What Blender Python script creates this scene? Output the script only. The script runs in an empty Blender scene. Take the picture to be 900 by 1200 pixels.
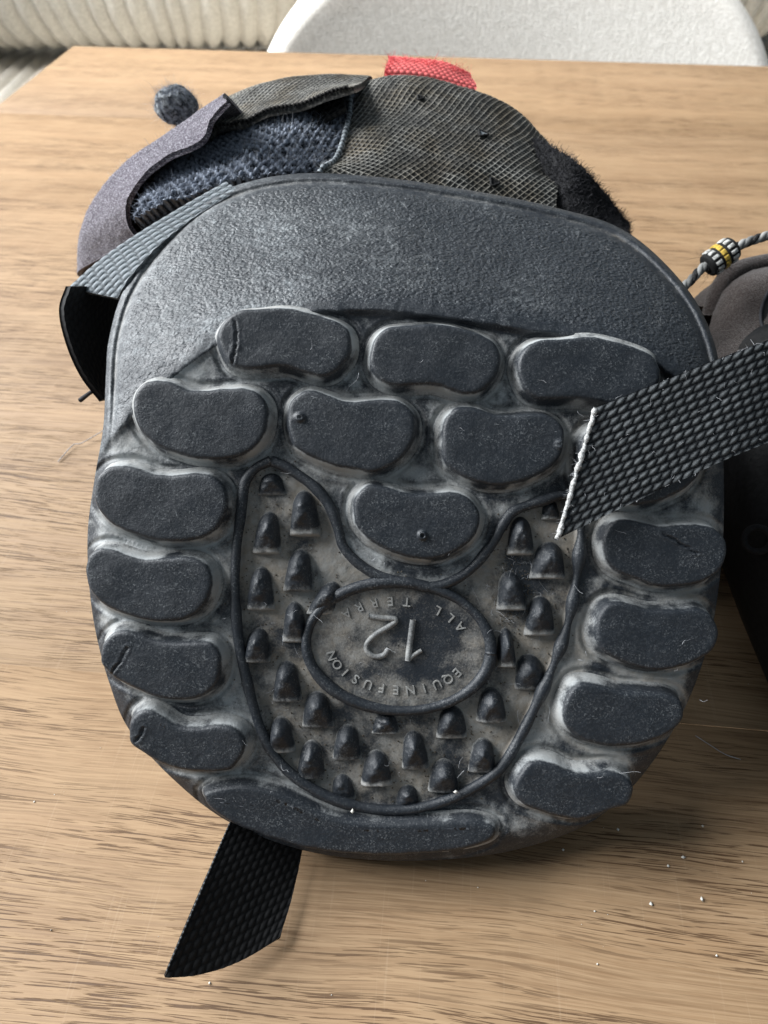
import bpy, math
import numpy as np
from mathutils import Matrix, Vector

SC = bpy.context.scene
COL = SC.collection
rng = np.random.default_rng(7)

# ------------------------------------------------------------------ camera
PITCH = math.radians(48.0)
F = 832.0                    # focal length in photo pixels (900 x 1200)
CAM = np.array([0.0, 0.0, 0.18])
K = 0.16 / F                 # metres per pixel on the sole plane
R_ = np.array([1.0, 0, 0]); U_ = np.array([0, math.sin(PITCH), math.cos(PITCH)])
W_ = np.array([0, math.cos(PITCH), -math.sin(PITCH)])
cd = bpy.data.cameras.new('camera'); cam = bpy.data.objects.new('camera', cd); COL.objects.link(cam)
cam.location = CAM; cam.rotation_euler = (math.pi/2 - PITCH, 0, 0)
cd.sensor_fit = 'VERTICAL'; cd.sensor_height = 36.0; cd.lens = F/1200*36
cd.clip_start = 0.005; cd.clip_end = 50
cd.dof.use_dof = True; cd.dof.focus_distance = 0.158; cd.dof.aperture_fstop = 26
SC.camera = cam

# ------------------------------------------------------------------ light
wd = bpy.data.worlds.new('World'); SC.world = wd; wd.use_nodes = True
bg = wd.node_tree.nodes['Background']; bg.inputs[0].default_value = (0.72, 0.87, 1.0, 1); bg.inputs[1].default_value = 0.20
def area(name, loc, target, sx, sy, power, color):
    l = bpy.data.lights.new(name, 'AREA'); l.shape = 'RECTANGLE'; l.size = sx; l.size_y = sy; l.energy = power; l.color = color
    o = bpy.data.objects.new(name, l); COL.objects.link(o); o.location = loc
    d = Vector(target) - Vector(loc); o.rotation_euler = d.to_track_quat('-Z', 'Y').to_euler(); return o
area('window_light', (-2.0, 0.88, 1.40), (0.0, 0.15, 0.03), 1.9, 1.5, 178, (0.96, 0.98, 1.0))
area('background_fill', (-0.3, 0.45, 1.3), (0.1, 1.15, -0.1), 0.5, 0.5, 3.0, (1.0, 0.98, 0.95)).data.spread = math.radians(60)  # unseen lamp added to brighten sofa and chair; narrow cone misses the boot
SC.view_settings.view_transform = 'Standard'; SC.view_settings.look = 'None'
SC.view_settings.exposure = 0.33; SC.view_settings.gamma = 1.0
SC.cycles.use_denoising = True
try:
    SC.cycles.denoising_prefilter = 'ACCURATE'
except Exception: pass
SC.cycles.max_bounces = 6; SC.cycles.caustics_reflective = False; SC.cycles.caustics_refractive = False

# ------------------------------------------------------------------ pixel / world helpers
def A(x): return np.asarray(x, float)
def P(px, py, w=0.0):
    """point seen at photo pixel (px,py), w pixels behind the sole plane"""
    px, py, w = np.broadcast_arrays(A(px), A(py), A(w)); s = (F + w)/F
    return CAM + K*(((px-450)*s)[..., None]*R_ + ((600-py)*s)[..., None]*U_ + (F+w)[..., None]*W_)
def S(x, v, w=0.0):
    """sole-plane coordinates: x right, v down, w behind the plane (orthogonal)"""
    x, v, w = np.broadcast_arrays(A(x), A(v), A(w))
    return CAM + K*((x-450)[..., None]*R_ + (600-v)[..., None]*U_ + (F+w)[..., None]*W_)
def RAY(px, py):
    px, py = np.broadcast_arrays(A(px), A(py))
    return (px-450)[..., None]*R_ + (600-py)[..., None]*U_ + F*W_
def PY(px, py, y):
    d = RAY(px, py); return CAM + d*(A(y)/d[..., 1])[..., None]
def PZ(px, py, z):
    d = RAY(px, py); return CAM + d*((A(z)-CAM[2])/d[..., 2])[..., None]

# ------------------------------------------------------------------ noise, curves, distances
def vnoise(x, y, seed=0):
    x = A(x); y = A(y)
    xi = np.floor(x).astype(np.int64); yi = np.floor(y).astype(np.int64); fx = x-xi; fy = y-yi
    fx = fx*fx*(3-2*fx); fy = fy*fy*(3-2*fy)
    def h(a, b):
        n = (a*374761393 + b*668265263 + seed*974711) & 0x7fffffff
        n = ((n ^ (n >> 13))*1274126177) & 0x7fffffff
        return ((n ^ (n >> 16)) & 0xffff)/65535.0
    return (h(xi, yi)*(1-fx)+h(xi+1, yi)*fx)*(1-fy) + (h(xi, yi+1)*(1-fx)+h(xi+1, yi+1)*fx)*fy
def fbm(x, y, s, o=3, seed=0):
    t = 0; a = 1; n = 0
    for i in range(o):
        t = t + a*vnoise(A(x)/s*2**i, A(y)/s*2**i, seed+i*17); n += a; a *= .5
    return t/n
def sm(a, b, x):
    t = np.clip((A(x)-a)/(b-a), 0, 1); return t*t*(3-2*t)
def cr_closed(p, n):
    p = A(p); m = len(p); t = np.arange(n)/n*m; i = np.floor(t).astype(int); f = (t-i)[:, None]
    a, b, c, d = p[(i-1) % m], p[i % m], p[(i+1) % m], p[(i+2) % m]
    q = .5*((2*b)+(-a+c)*f+(2*a-5*b+4*c-d)*f**2+(-a+3*b-3*c+d)*f**3)
    return resample(np.vstack([q, q[:1]]), n+1)[:-1]
def cr_open(p, n, even=True):
    p = A(p); m = len(p); q = np.vstack([2*p[0]-p[1], p, 2*p[-1]-p[-2]])
    t = np.linspace(0, m-1, n); i = np.minimum(np.floor(t).astype(int), m-2); f = (t-i)[:, None]
    a, b, c, d = q[i], q[i+1], q[i+2], q[i+3]
    r = .5*((2*b)+(-a+c)*f+(2*a-5*b+4*c-d)*f**2+(-a+3*b-3*c+d)*f**3)
    return resample(r, n) if even else r
def resample(q, n):
    s = np.r_[0, np.cumsum(np.linalg.norm(np.diff(q, axis=0), axis=1))]
    t = np.linspace(0, s[-1], n)
    return np.stack([np.interp(t, s, q[:, k]) for k in range(q.shape[1])], 1)
def dist_poly(x, y, poly, closed=True, band=None):
    """distance of points to a polyline; with band, points outside its padded box get 1e3"""
    x = A(x); y = A(y); out = np.full(x.shape, 1e3); poly = A(poly)
    if band is not None:
        m = (x > poly[:, 0].min()-band) & (x < poly[:, 0].max()+band) & (y > poly[:, 1].min()-band) & (y < poly[:, 1].max()+band)
    else: m = np.ones(x.shape, bool)
    xx = x[m]; yy = y[m]; d = np.full(xx.shape, 1e9); n = len(poly)
    for i in range(n if closed else n-1):
        ax, ay = poly[i]; bx, by = poly[(i+1) % n]; ex, ey = bx-ax, by-ay
        t = np.clip(((xx-ax)*ex+(yy-ay)*ey)/(ex*ex+ey*ey+1e-12), 0, 1)
        d = np.minimum(d, (xx-ax-t*ex)**2+(yy-ay-t*ey)**2)
    out[m] = np.sqrt(d); return out
def inside(x, y, poly):
    x = A(x); y = A(y); c = np.zeros(x.shape, bool); n = len(poly)
    for i in range(n):
        ax, ay = poly[i]; bx, by = poly[(i+1) % n]
        if ay == by: continue
        c ^= ((ay > y) != (by > y)) & (x < (bx-ax)*(y-ay)/(by-ay)+ax)
    return c

# ------------------------------------------------------------------ objects
def mesh_obj(name, verts, faces, mat, parent=None, attrs=None, smooth=True):
    """verts (N,3); faces (M,4) or (M,3) int array or list of such arrays"""
    me = bpy.data.meshes.new(name); verts = np.ascontiguousarray(verts, dtype=np.float32)
    fl = faces if isinstance(faces, list) else [faces]
    fl = [np.asarray(f, np.int32) for f in fl if len(f)]
    loops = np.concatenate([f.ravel() for f in fl]); tot = np.concatenate([np.full(len(f), f.shape[1], np.int32) for f in fl])
    st = np.r_[0, np.cumsum(tot)[:-1]].astype(np.int32)
    me.vertices.add(len(verts)); me.vertices.foreach_set('co', verts.ravel())
    me.loops.add(len(loops)); me.loops.foreach_set('vertex_index', loops)
    me.polygons.add(len(tot)); me.polygons.foreach_set('loop_start', st); me.polygons.foreach_set('loop_total', tot)
    if smooth: me.polygons.foreach_set('use_smooth', np.ones(len(tot), bool))
    me.update(calc_edges=True); me.validate()
    for k, v in (attrs or {}).items():
        a = me.attributes.new(k, 'FLOAT', 'POINT'); a.data.foreach_set('value', np.ascontiguousarray(v, np.float32).ravel())
    if mat is not None: me.materials.append(mat)
    o = bpy.data.objects.new(name, me); COL.objects.link(o)
    if parent is not None: adopt(o, parent)
    return o
def wloc(o):
    l = Vector((0, 0, 0))
    while o: l = l + o.location; o = o.parent
    return l
def adopt(o, parent):
    o.parent = parent
    o.matrix_parent_inverse = Matrix.Translation(-wloc_root(parent))
def wloc_root(o):
    while o.parent: o = o.parent
    return Vector(o.location) if o.type == 'EMPTY' else Vector((0, 0, 0))
def adopt_sub(o, parent):
    o.parent = parent       # the parent part already carries the root offset; identity keeps world coordinates
    return o
def thing(name, label, cat, loc, group=None):
    o = bpy.data.objects.new(name, None); o.empty_display_size = .02; COL.objects.link(o); o.location = loc
    return tag(o, label, cat, group)
def tag(o, label=None, cat=None, group=None, kind=None):
    for k, v in (('label', label), ('category', cat), ('group', group), ('kind', kind)):
        if v: o[k] = v
    return o
def grid_faces(m, n, cu=False, cv=False, off=0):
    i = np.arange(m if cu else m-1); j = np.arange(n if cv else n-1); I, J = np.meshgrid(i, j, indexing='ij')
    I2 = (I+1) % m; J2 = (J+1) % n
    return (np.stack([I*n+J, I2*n+J, I2*n+J2, I*n+J2], -1).reshape(-1, 4)+off)
def normals_grid(g):
    du = np.gradient(g, axis=0); dv = np.gradient(g, axis=1); n = np.cross(du, dv)
    return n/(np.linalg.norm(n, axis=-1, keepdims=True)+1e-12)
def tube(name, pts, rad, mat, parent=None, seg=10, attrs=None, flat=1.0, nrm=None):
    pts = A(pts); n = len(pts); rad = np.broadcast_to(A(rad), (n,))
    t = np.gradient(pts, axis=0); t /= np.linalg.norm(t, axis=1, keepdims=True)+1e-12
    up = np.broadcast_to(A(nrm if nrm is not None else (0, 0.31, .95)), (n, 3))
    b = np.cross(t, up); b /= np.linalg.norm(b, axis=1, keepdims=True)+1e-12; u = np.cross(b, t)
    a = np.linspace(0, 2*np.pi, seg, endpoint=False)
    g = pts[:, None]+rad[:, None, None]*(np.cos(a)[None, :, None]*b[:, None]+flat*np.sin(a)[None, :, None]*u[:, None])
    v = np.vstack([g.reshape(-1, 3), pts[:1], pts[-1:]])
    f = grid_faces(n, seg, cv=True); k = np.arange(seg); k2 = (k+1) % seg
    caps = np.vstack([np.stack([np.full(seg, n*seg), k2, k], 1), np.stack([np.full(seg, n*seg+1), (n-1)*seg+k, (n-1)*seg+k2], 1)])
    at = None
    if attrs: at = {q: np.r_[np.repeat(np.broadcast_to(A(x), (n,)), seg), A(x).flat[0], A(x).flat[-1]] for q, x in attrs.items()}
    return mesh_obj(name, v, [f, caps], mat, parent, at)
def hairs(name, roots, dirs, length, rad, mat, parent=None, curl=.4, seg=4, seed=1):
    r = np.random.default_rng(seed); n = len(roots); roots = A(roots); dirs = A(dirs)
    dirs = dirs/(np.linalg.norm(dirs, axis=1, keepdims=True)+1e-12)
    length = np.broadcast_to(A(length), (n,))*r.uniform(.5, 1.2, n)
    bend = r.normal(size=(n, 3)); bend2 = r.normal(size=(n, 3))
    t = np.linspace(0, 1, seg+1)
    c = roots[:, None]+length[:, None, None]*(dirs[:, None]*t[None, :, None]+curl*bend[:, None]*(t**2)[None, :, None]*.6+curl*bend2[:, None]*(np.sin(t*5))[None, :, None]*.15)
    side = np.cross(dirs, r.normal(size=(n, 3))); side /= np.linalg.norm(side, axis=1, keepdims=True)+1e-12
    s2 = np.cross(dirs, side)
    an = np.arange(3)*2*np.pi/3; taper = rad*(1-.6*t)
    v = c[:, :, None]+taper[None, :, None, None]*(np.cos(an)[None, None, :, None]*side[:, None, None]+np.sin(an)[None, None, :, None]*s2[:, None, None])
    v = v.reshape(-1, 3); base = (np.arange(n)*(seg+1)*3)[:, None]
    f1 = grid_faces(seg+1, 3, cv=True)
    f = (base[:, :, None]+f1[None]).reshape(-1, 4)
    return mesh_obj(name, v, f, mat, parent)

# ------------------------------------------------------------------ materials
class NT:
    def __init__(s, name):
        s.m = bpy.data.materials.new(name); s.m.use_nodes = True; s.t = s.m.node_tree
        s.b = s.t.nodes['Principled BSDF']; s.co = None
    def n(s, typ, **kw):
        x = s.t.nodes.new(typ)
        for k, v in kw.items():
            if k.startswith('i_'):
                key = k[2:]; key = int(key) if key.isdigit() else key.replace('_', ' ')
                s.put(x.inputs[key], v)
            else: setattr(x, k, v)
        return x
    def put(s, sock, v):
        if hasattr(v, 'is_output'): s.t.links.new(v, sock)
        else:
            if sock.type == 'RGBA' and len(v) == 3: v = (*v, 1)
            sock.default_value = v
    def coord(s): 
        if s.co is None: s.co = s.n('ShaderNodeTexCoord').outputs['Object']
        return s.co
    def map(s, scale=(1, 1, 1), rot=(0, 0, 0), loc=(0, 0, 0), vec=None):
        return s.n('ShaderNodeMapping', i_Vector=vec or s.coord(), i_Scale=scale, i_Rotation=rot, i_Location=loc).outputs[0]
    def noise(s, scale, detail=3, rough=.5, vec=None, dist=0.0, out='Fac'):
        return s.n('ShaderNodeTexNoise', i_Vector=vec or s.coord(), i_Scale=scale, i_Detail=detail, i_Roughness=rough, i_Distortion=dist).outputs[out]
    def attr(s, name): return s.n('ShaderNodeAttribute', attribute_name=name).outputs['Fac']
    def math(s, op, a, b=0.0, clamp=False):
        return s.n('ShaderNodeMath', operation=op, use_clamp=clamp, i_0=a, i_1=b).outputs[0]
    def mr(s, v, a, b, c=0.0, d=1.0, smooth=True):
        return s.n('ShaderNodeMapRange', interpolation_type='SMOOTHSTEP' if smooth else 'LINEAR', i_Value=v, i_1=a, i_2=b, i_3=c, i_4=d).outputs[0]
    def mix(s, f, a, b, typ='MIX'):
        x = s.n('ShaderNodeMix', data_type='RGBA', blend_type=typ)
        s.put(x.inputs[0], f); s.put(x.inputs[6], a); s.put(x.inputs[7], b); return x.outputs[2]
    def bump(s, h, strength=.5, dist=.0005, normal=None):
        x = s.n('ShaderNodeBump', i_Height=h, i_Strength=strength, i_Distance=dist)
        if normal is not None: s.put(x.inputs['Normal'], normal)
        return x.outputs[0]
    def done(s, color, rough=.6, spec=.5, normal=None, **kw):
        s.put(s.b.inputs['Base Color'], color); s.put(s.b.inputs['Roughness'], rough); s.put(s.b.inputs['Specular IOR Level'], spec)
        if normal is not None: s.put(s.b.inputs['Normal'], normal)
        for k, v in kw.items(): s.put(s.b.inputs[k.replace('_', ' ')], v)
        return s.m

def m_rubber(name='worn_rubber', clean=(.0145, .0185, .0245), dusty=(.40, .43, .445), brown=(.25, .22, .18)):
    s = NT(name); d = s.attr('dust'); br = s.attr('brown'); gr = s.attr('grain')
    n1 = s.noise(160, 4, .6); n2 = s.noise(900, 4, .65); n3 = s.noise(2600, 2, .6); n4 = s.noise(420, 5, .7)
    g1 = s.noise(1900, 5, .75); g2 = s.noise(480, 4, .7)
    gn = s.math('ADD', s.math('MULTIPLY', s.mr(g1, .25, .75, 0, 1, False), .55), s.math('MULTIPLY', s.mr(g2, .28, .72, 0, 1, False), .45))
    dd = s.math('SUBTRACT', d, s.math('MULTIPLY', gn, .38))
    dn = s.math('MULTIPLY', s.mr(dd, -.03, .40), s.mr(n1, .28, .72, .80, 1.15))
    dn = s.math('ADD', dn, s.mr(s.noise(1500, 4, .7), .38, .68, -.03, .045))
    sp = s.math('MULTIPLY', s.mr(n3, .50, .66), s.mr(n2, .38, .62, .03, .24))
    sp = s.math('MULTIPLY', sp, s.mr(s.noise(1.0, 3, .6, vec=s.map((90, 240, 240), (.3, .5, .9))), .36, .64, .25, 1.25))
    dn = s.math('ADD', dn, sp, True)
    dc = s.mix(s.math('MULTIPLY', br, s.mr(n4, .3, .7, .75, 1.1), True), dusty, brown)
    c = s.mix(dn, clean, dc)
    # fine pale scratches
    sc = s.noise(1.0, 2, .5, vec=s.map((500, 4200, 4200), (0.3, .2, .7)))
    sc2 = s.noise(1.0, 2, .5, vec=s.map((4200, 600, 4200), (0.1, .5, 2.2)))
    scm = s.math('MAXIMUM', s.mr(sc, .70, .76), s.mr(sc2, .70, .76))
    scm = s.math('MULTIPLY', scm, s.mr(n1, .42, .64, .0, .40))
    c = s.mix(scm, c, (.55, .57, .58))
    # moulded pebble grain on the heel cap
    vv = s.map((1, 1, 1), (0, 0, 0))
    w1 = s.noise(880, 2, .45, vec=s.n('ShaderNodeVectorMath', operation='MULTIPLY', i_0=s.coord(), i_1=(1.0, 1.35, 1.35)).outputs[0], dist=.5)
    vo = s.n('ShaderNodeTexVoronoi', feature='F1', i_Vector=s.n('ShaderNodeVectorMath', operation='MULTIPLY', i_0=s.coord(), i_1=(1.0, 1.3, 1.3)).outputs[0], i_Scale=1000.0).outputs['Distance']
    pe = s.math('ADD', s.math('MULTIPLY', s.mr(w1, .25, .75, 0, 1, False), .65), s.mr(vo, .0, .75, .45, 0, False))
    gh = s.math('MULTIPLY', pe, gr)
    b1 = s.bump(n2, .22, .0003); b2 = s.bump(s.noise(1900, 4, .7), .55, .00022, b1); b3 = s.bump(gh, 1.0, .00034, b2)
    c = s.mix(s.math('MULTIPLY', gr, s.mr(pe, 0, 1, .30, 0)), c, (.02, .024, .028))
    ro = s.mr(n1, .3, .7, .40, .58)
    ro = s.math('ADD', ro, s.math('MULTIPLY', d, .16))
    return s.done(c, ro, .5, b3)
M_RUB = m_rubber()
def m_fabric(name, dark, light, lo=.1, hi=.9, rough=.85, nscale=1500, dirt=None, bumpd=.0001, sheen=0.0):
    s = NT(name); p = s.attr('pat'); n = s.noise(nscale, 3, .6); n2 = s.noise(90, 4, .6)
    f = s.math('ADD', s.mr(p, lo, hi), s.mr(n, .3, .7, -.22, .22), True)
    c = s.mix(f, dark, light)
    if dirt: c = s.mix(s.mr(n2, .35, .7, 0, .75), c, dirt, 'MULTIPLY')
    return s.done(c, rough, .25, s.bump(n, .5, bumpd), Sheen_Weight=sheen)
M_WEB = m_fabric('black_webbing', (.008, .009, .011), (.13, .14, .145), .35, 1.1, .7, 2600)
M_WEBD = m_fabric('shaded_black_webbing', (.0012, .0012, .0013), (.008, .008, .0085), .2, 1.0, .75, 2600)  # black nylon, colour lowered further to carry the shade inside the fold
M_WEBG = m_fabric('dusty_webbing', (.045, .05, .055), (.29, .32, .34), .1, .9, .85, 2200)
M_VAMP = m_fabric('woven_ripstop', (.032, .031, .029), (.44, .43, .39), .36, 1.10, .55, 1200, (.58, .47, .33))
M_KNIT = m_fabric('spacer_knit', (.004, .005, .008), (.30, .335, .40), .34, .98, .9, 2500)
M_LIN = m_fabric('torn_lining', (.004, .004, .004), (.05, .046, .043), .3, .9, .95, 2500)
M_RED = m_fabric('red_webbing', (.38, .035, .04), (.85, .20, .19), .1, .9, .8, 2400)
M_CORD = m_fabric('braided_cord', (.012, .012, .013), (.30, .30, .29), .35, .65, .8, 2500)
def m_plain(name, c, rough=.7, ns=800, var=.3, spec=.3, bd=.0002, c2=None, sheen=0.0):
    s = NT(name); n = s.noise(ns, 4, .6)
    col = s.mix(s.mr(n, .3, .7), tuple(x*(1-var) for x in c), c2 or tuple(min(1, x*(1+var)) for x in c))
    return s.done(col, rough, spec, s.bump(n, .6, bd), Sheen_Weight=sheen)
M_HAIR = m_plain('pale_fibre', (.42, .43, .45), .8, 300, .2)
M_HAIRB = m_plain('blue_fibre', (.24, .27, .33), .8, 300, .3)
M_HAIRD = m_plain('dark_fibre', (.03, .03, .034), .8, 300, .4)
M_HAIRR = m_plain('red_fibre', (.65, .08, .09), .8, 300, .2)
M_CUT = m_plain('melted_nylon', (.46, .46, .45), .8, 1800, .45, .3, .0006)
M_CORE = m_plain('inner_textile', (.012, .012, .013), .9, 1500, .4)
M_WHITE = m_plain('white_thread', (.42, .42, .40), .85, 1600, .45)
M_YEL = m_plain('yellow_thread', (.50, .34, .06), .85, 1600, .45)
M_BLK = m_plain('black_thread', (.012, .012, .012), .85, 2500, .5)
M_CRUMB = m_plain('pale_crumb', (.70, .68, .62), .8, 900, .1)
M_SHELL = m_plain('black_rubber', (.008, .0085, .0095), .55, 700, .4, .2, .0002)
def m_neoprene(name, base, fibre, amt):
    s = NT(name); a = s.noise(1500, 2, .6); b = s.noise(1.0, 2, .6, vec=s.map((900, 3600, 3600), (.4, .2, .9))); c = s.noise(1.0, 2, .6, vec=s.map((3600, 900, 3600), (.1, .6, .3)))
    f = s.math('MAXIMUM', s.mr(b, .52, .64), s.mr(c, .52, .64)); f = s.math('MULTIPLY', f, s.mr(a, .3, .6, .3, 1.0)); 
    col = s.mix(s.math('MULTIPLY', f, amt), base, fibre)
    return s.done(col, .9, .2, s.bump(f, .7, .0003), Sheen_Weight=.25)
M_NEO = m_neoprene('purple_neoprene', (.052, .040, .058), (.52, .50, .55), .80)
M_NEOB = m_neoprene('brown_neoprene', (.030, .021, .018), (.12, .10, .09), .5)

def m_wood(name):
    s = NT(name)
    oi = s.n('ShaderNodeObjectInfo').outputs['Random']
    tc = s.n('ShaderNodeTexCoord').outputs['Object']
    off = s.n('ShaderNodeCombineXYZ', i_X=s.math('MULTIPLY', oi, 7.0), i_Y=s.math('MULTIPLY', oi, 3.0), i_Z=s.math('MULTIPLY', oi, 1.7)).outputs[0]
    v0 = s.n('ShaderNodeVectorMath', operation='ADD', i_0=tc, i_1=off).outputs[0]
    wv = s.noise(9, 3, .5, vec=s.map((.6, 1.4, 1), vec=v0), out='Color')
    wv = s.n('ShaderNodeVectorMath', operation='SUBTRACT', i_0=wv, i_1=(.5, .5, .5)).outputs[0]
    wv = s.n('ShaderNodeVectorMath', operation='MULTIPLY', i_0=wv, i_1=(0, .014, 0)).outputs[0]
    v = s.n('ShaderNodeVectorMath', operation='ADD', i_0=v0, i_1=wv).outputs[0]
    bands = s.noise(1.0, 4, .55, vec=s.map((1.4, 30, 10), vec=v))
    streak = s.noise(1.0, 4, .6, vec=s.map((3.5, 130, 30), vec=v))
    fine = s.noise(1.0, 4, .7, vec=s.map((30, 1500, 50), vec=v))
    hair_ = s.noise(1.0, 3, .7, vec=s.map((36, 2200, 50), vec=v))
    fig = s.noise(75, 4, .65, vec=s.map((.55, 1, 1), vec=v0))
    pore = s.noise(1.0, 3, .5, vec=s.map((75, 2900, 100), vec=v), dist=.10)
    pore2 = s.noise(1.0, 2, .5, vec=s.map((42, 2300, 100), vec=s.map((1, 1, 1), (0, 0, .04), vec=v)), dist=.1)
    dens = s.noise(1.0, 3, .55, vec=s.map((10, 75, 20), vec=v))
    pm = s.math('MULTIPLY', s.mr(pore, .575, .615), s.mr(dens, .36, .60, .12, 1.0))
    pm2 = s.math('MULTIPLY', s.mr(pore2, .635, .67), s.mr(dens, .40, .60, .1, 1.0))
    pm = s.math('MAXIMUM', pm, pm2)
    cross = s.noise(1.0, 2, .5, vec=s.map((1500, 40, 20), vec=v0))
    c = s.mix(s.mr(bands, .32, .68), (.208, .122, .060), (.325, .208, .114))
    c = s.mix(s.mr(streak, .38, .70, 0, .55), c, (.150, .086, .043))
    c = s.mix(s.mr(fine, .35, .65, 0, .72), c, (.390, .266, .155))
    c = s.mix(s.mr(hair_, .46, .62, 0, .48), c, (.150, .088, .043))
    c = s.mix(s.mr(fig, .38, .70, 0, .35), c, (.38, .262, .150))
    c = s.mix(s.mr(oi, 0, 1, 0, .30, False), c, (.19, .125, .075))
    c = s.mix(s.math('MULTIPLY', pm, .84), c, (.062, .031, .015))
    c = s.mix(s.mr(cross, .62, .74, 0, .10), c, (.46, .35, .24))
    h = s.math('SUBTRACT', s.math('MULTIPLY', fine, .3), pm)
    nb = s.bump(h, .5, .00018)
    return s.done(c, s.mr(fine, .2, .8, .52, .68), .16, nb)
M_WOOD = m_wood('oak_laminate')
def m_cord_cloth(name, c, c2):
    s = NT(name); n = s.noise(300, 4, .7); p = s.attr('pat'); n2 = s.noise(14, 3, .5)
    col = s.mix(s.mr(n, .3, .7), c, c2); col = s.mix(s.mr(n2, .3, .7, 0, .25), col, tuple(x*.8 for x in c))
    return s.done(col, .9, .15, s.bump(n, .6, .0012), Sheen_Weight=.15)
M_SOFA = m_cord_cloth('cream_corduroy', (.58, .54, .47), (.77, .725, .645))
M_GREY = m_cord_cloth('grey_fleece', (.32, .325, .32), (.55, .555, .55))
def m_weave(name):
    s = NT(name)
    a = s.noise(1.0, 3, .6, vec=s.map((700, 700, 130))); b = s.noise(1.0, 3, .6, vec=s.map((330, 330, 800)))
    f = s.mr(s.math('ADD', a, b), .75, 1.25)
    return s.done(s.mix(f, (.66, .635, .585), (.86, .835, .785)), .9, .15, s.bump(f, .5, .0006))
M_CHAIR = m_weave('white_boucle')

# ================================================================== TABLE
c0 = PZ(86, 54, 0.0); c1 = PZ(900, 78, 0.0); ex = c1-c0; ex /= np.linalg.norm(ex); ey = np.array([-ex[1], ex[0], 0])
TH = math.atan2(ex[1], ex[0])
tbl = thing('dining_table', 'oak-coloured plank table top the worn boots lie on', 'table', tuple(c0))
tbl.rotation_euler = (0, 0, TH)
seam = PZ(130, 137, 0.0); d1 = float(np.dot(c0-seam, ey))
d2 = float(np.dot(c0-PZ(50, 783, 0.0), ey)); pw = d1
LEN = 1.5
lo = 0.0; idx = 0
while lo < 0.95:
    hi = lo+pw
    x0, x1, y0, y1, z0, z1, bv = 0.0, LEN, -hi+.00002, -lo-.00002, -.024, 0.0, .00005
    if idx == 0: y1 = -.0
    vs = [(x0, y0, z0), (x1, y0, z0), (x1, y1, z0), (x0, y1, z0), (x0, y0, z1-bv), (x1, y0, z1-bv), (x1, y1, z1-bv), (x0, y1, z1-bv),
          (x0+bv, y0+bv, z1), (x1-bv, y0+bv, z1), (x1-bv, y1-bv, z1), (x0+bv, y1-bv, z1)]
    fs = [(3, 2, 1, 0), (0, 1, 5, 4), (1, 2, 6, 5), (2, 3, 7, 6), (3, 0, 4, 7), (4, 5, 9, 8), (5, 6, 10, 9), (6, 7, 11, 10), (7, 4, 8, 11), (8, 9, 10, 11)]
    o = mesh_obj('plank', A(vs), np.array(fs), M_WOOD, None, smooth=False); o.parent = tbl
    lo = hi; idx += 1; pw = d2-d1 if idx == 1 else .30
def box(name, x0, x1, y0, y1, z0, z1, mat, parent):
    vs = A([(x0, y0, z0), (x1, y0, z0), (x1, y1, z0), (x0, y1, z0), (x0, y0, z1), (x1, y0, z1), (x1, y1, z1), (x0, y1, z1)])
    fs = np.array([(3, 2, 1, 0), (0, 1, 5, 4), (1, 2, 6, 5), (2, 3, 7, 6), (3, 0, 4, 7), (4, 5, 6, 7)])
    o = mesh_obj(name, vs, fs, mat, None, smooth=False); o.parent = parent; return o
for (x0, y0) in ((.06, -.12), (LEN-.12, -.12), (.06, -lo+.06), (LEN-.12, -lo+.06)):
    box('leg', x0, x0+.06, y0, y0+.06, -.74, -.0245, M_WOOD, tbl)

# ================================================================== BACKGROUND
def corduroy(name, fn, nu, nv, rib, amp, mat, parent):
    """fn(u,v)->(nu,nv,3); ribs run along v; returns a mesh with rounded ribs"""
    ut = np.linspace(0, 1, 6000); gm = fn(ut[:, None], np.array([[.5]]))[:, 0]; sl = np.r_[0, np.cumsum(np.linalg.norm(np.diff(gm, axis=0), axis=1))]
    u = np.interp(np.linspace(0, sl[-1], nu), sl, ut); v = np.linspace(0, 1, nv); g = fn(u[:, None], v[None, :]); n = normals_grid(g)
    ds = np.r_[0, np.cumsum(np.linalg.norm(np.diff(g[:, nv//2], axis=0), axis=1))]
    ph = ds[:, None]/rib+.35*fbm(ds[:, None]/rib*.7+0*v[None], v[None]*6+0*ds[:, None], 1.0, 2, 4)*2
    h = amp*np.abs(np.sin(np.pi*ph))**.7+amp*.35*fbm(ds[:, None]/rib*2+0*v[None], v[None]*18+0*ds[:, None], 1., 3, 9)
    g = g+n*h[..., None]
    return mesh_obj(name, g.reshape(-1, 3), grid_faces(nu, nv), mat, parent)
def pillow(cx, cy, cz, wx, hz, th, tilt=0.0, lean=0.0):
    """front shell of a plump cushion as one closed wrap: u around the width, v up the height"""
    def fn(u, v):
        a = (u-.5)*2*math.pi*.985
        e = .42
        sx = np.sign(np.sin(a))*np.abs(np.sin(a))**e; sy = -np.sign(np.cos(a))*np.abs(np.cos(a))**e
        vv = (v-.5)*2; rz = np.sign(vv)*np.abs(vv)**1.0; q = (1-np.abs(vv)**5)**.5
        x = wx/2*sx*(.9+.1*q); y = th/2*sy*(.12+.88*q); z = hz/2*rz+0*u
        x, y, z = np.broadcast_arrays(x, y, z)
        x2 = x+z*tilt
        return np.stack([cx+x2, cy+y+lean*z, cz+z], -1)
    return fn
sofa = thing('corduroy_sofa', 'cream wide-ribbed corduroy sofa behind the table', 'sofa', (0.0, 1.25, -.74))
corduroy('back_cushion', pillow(-.40, 1.21, .135, .62, .50, .30, .05, .10), 900, 50, .0235, .0085, M_SOFA, sofa)
corduroy('back_cushion', pillow(.225, 1.21, .135, .60, .50, .30, -.02, .10), 900, 50, .0235, .0085, M_SOFA, sofa)
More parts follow.
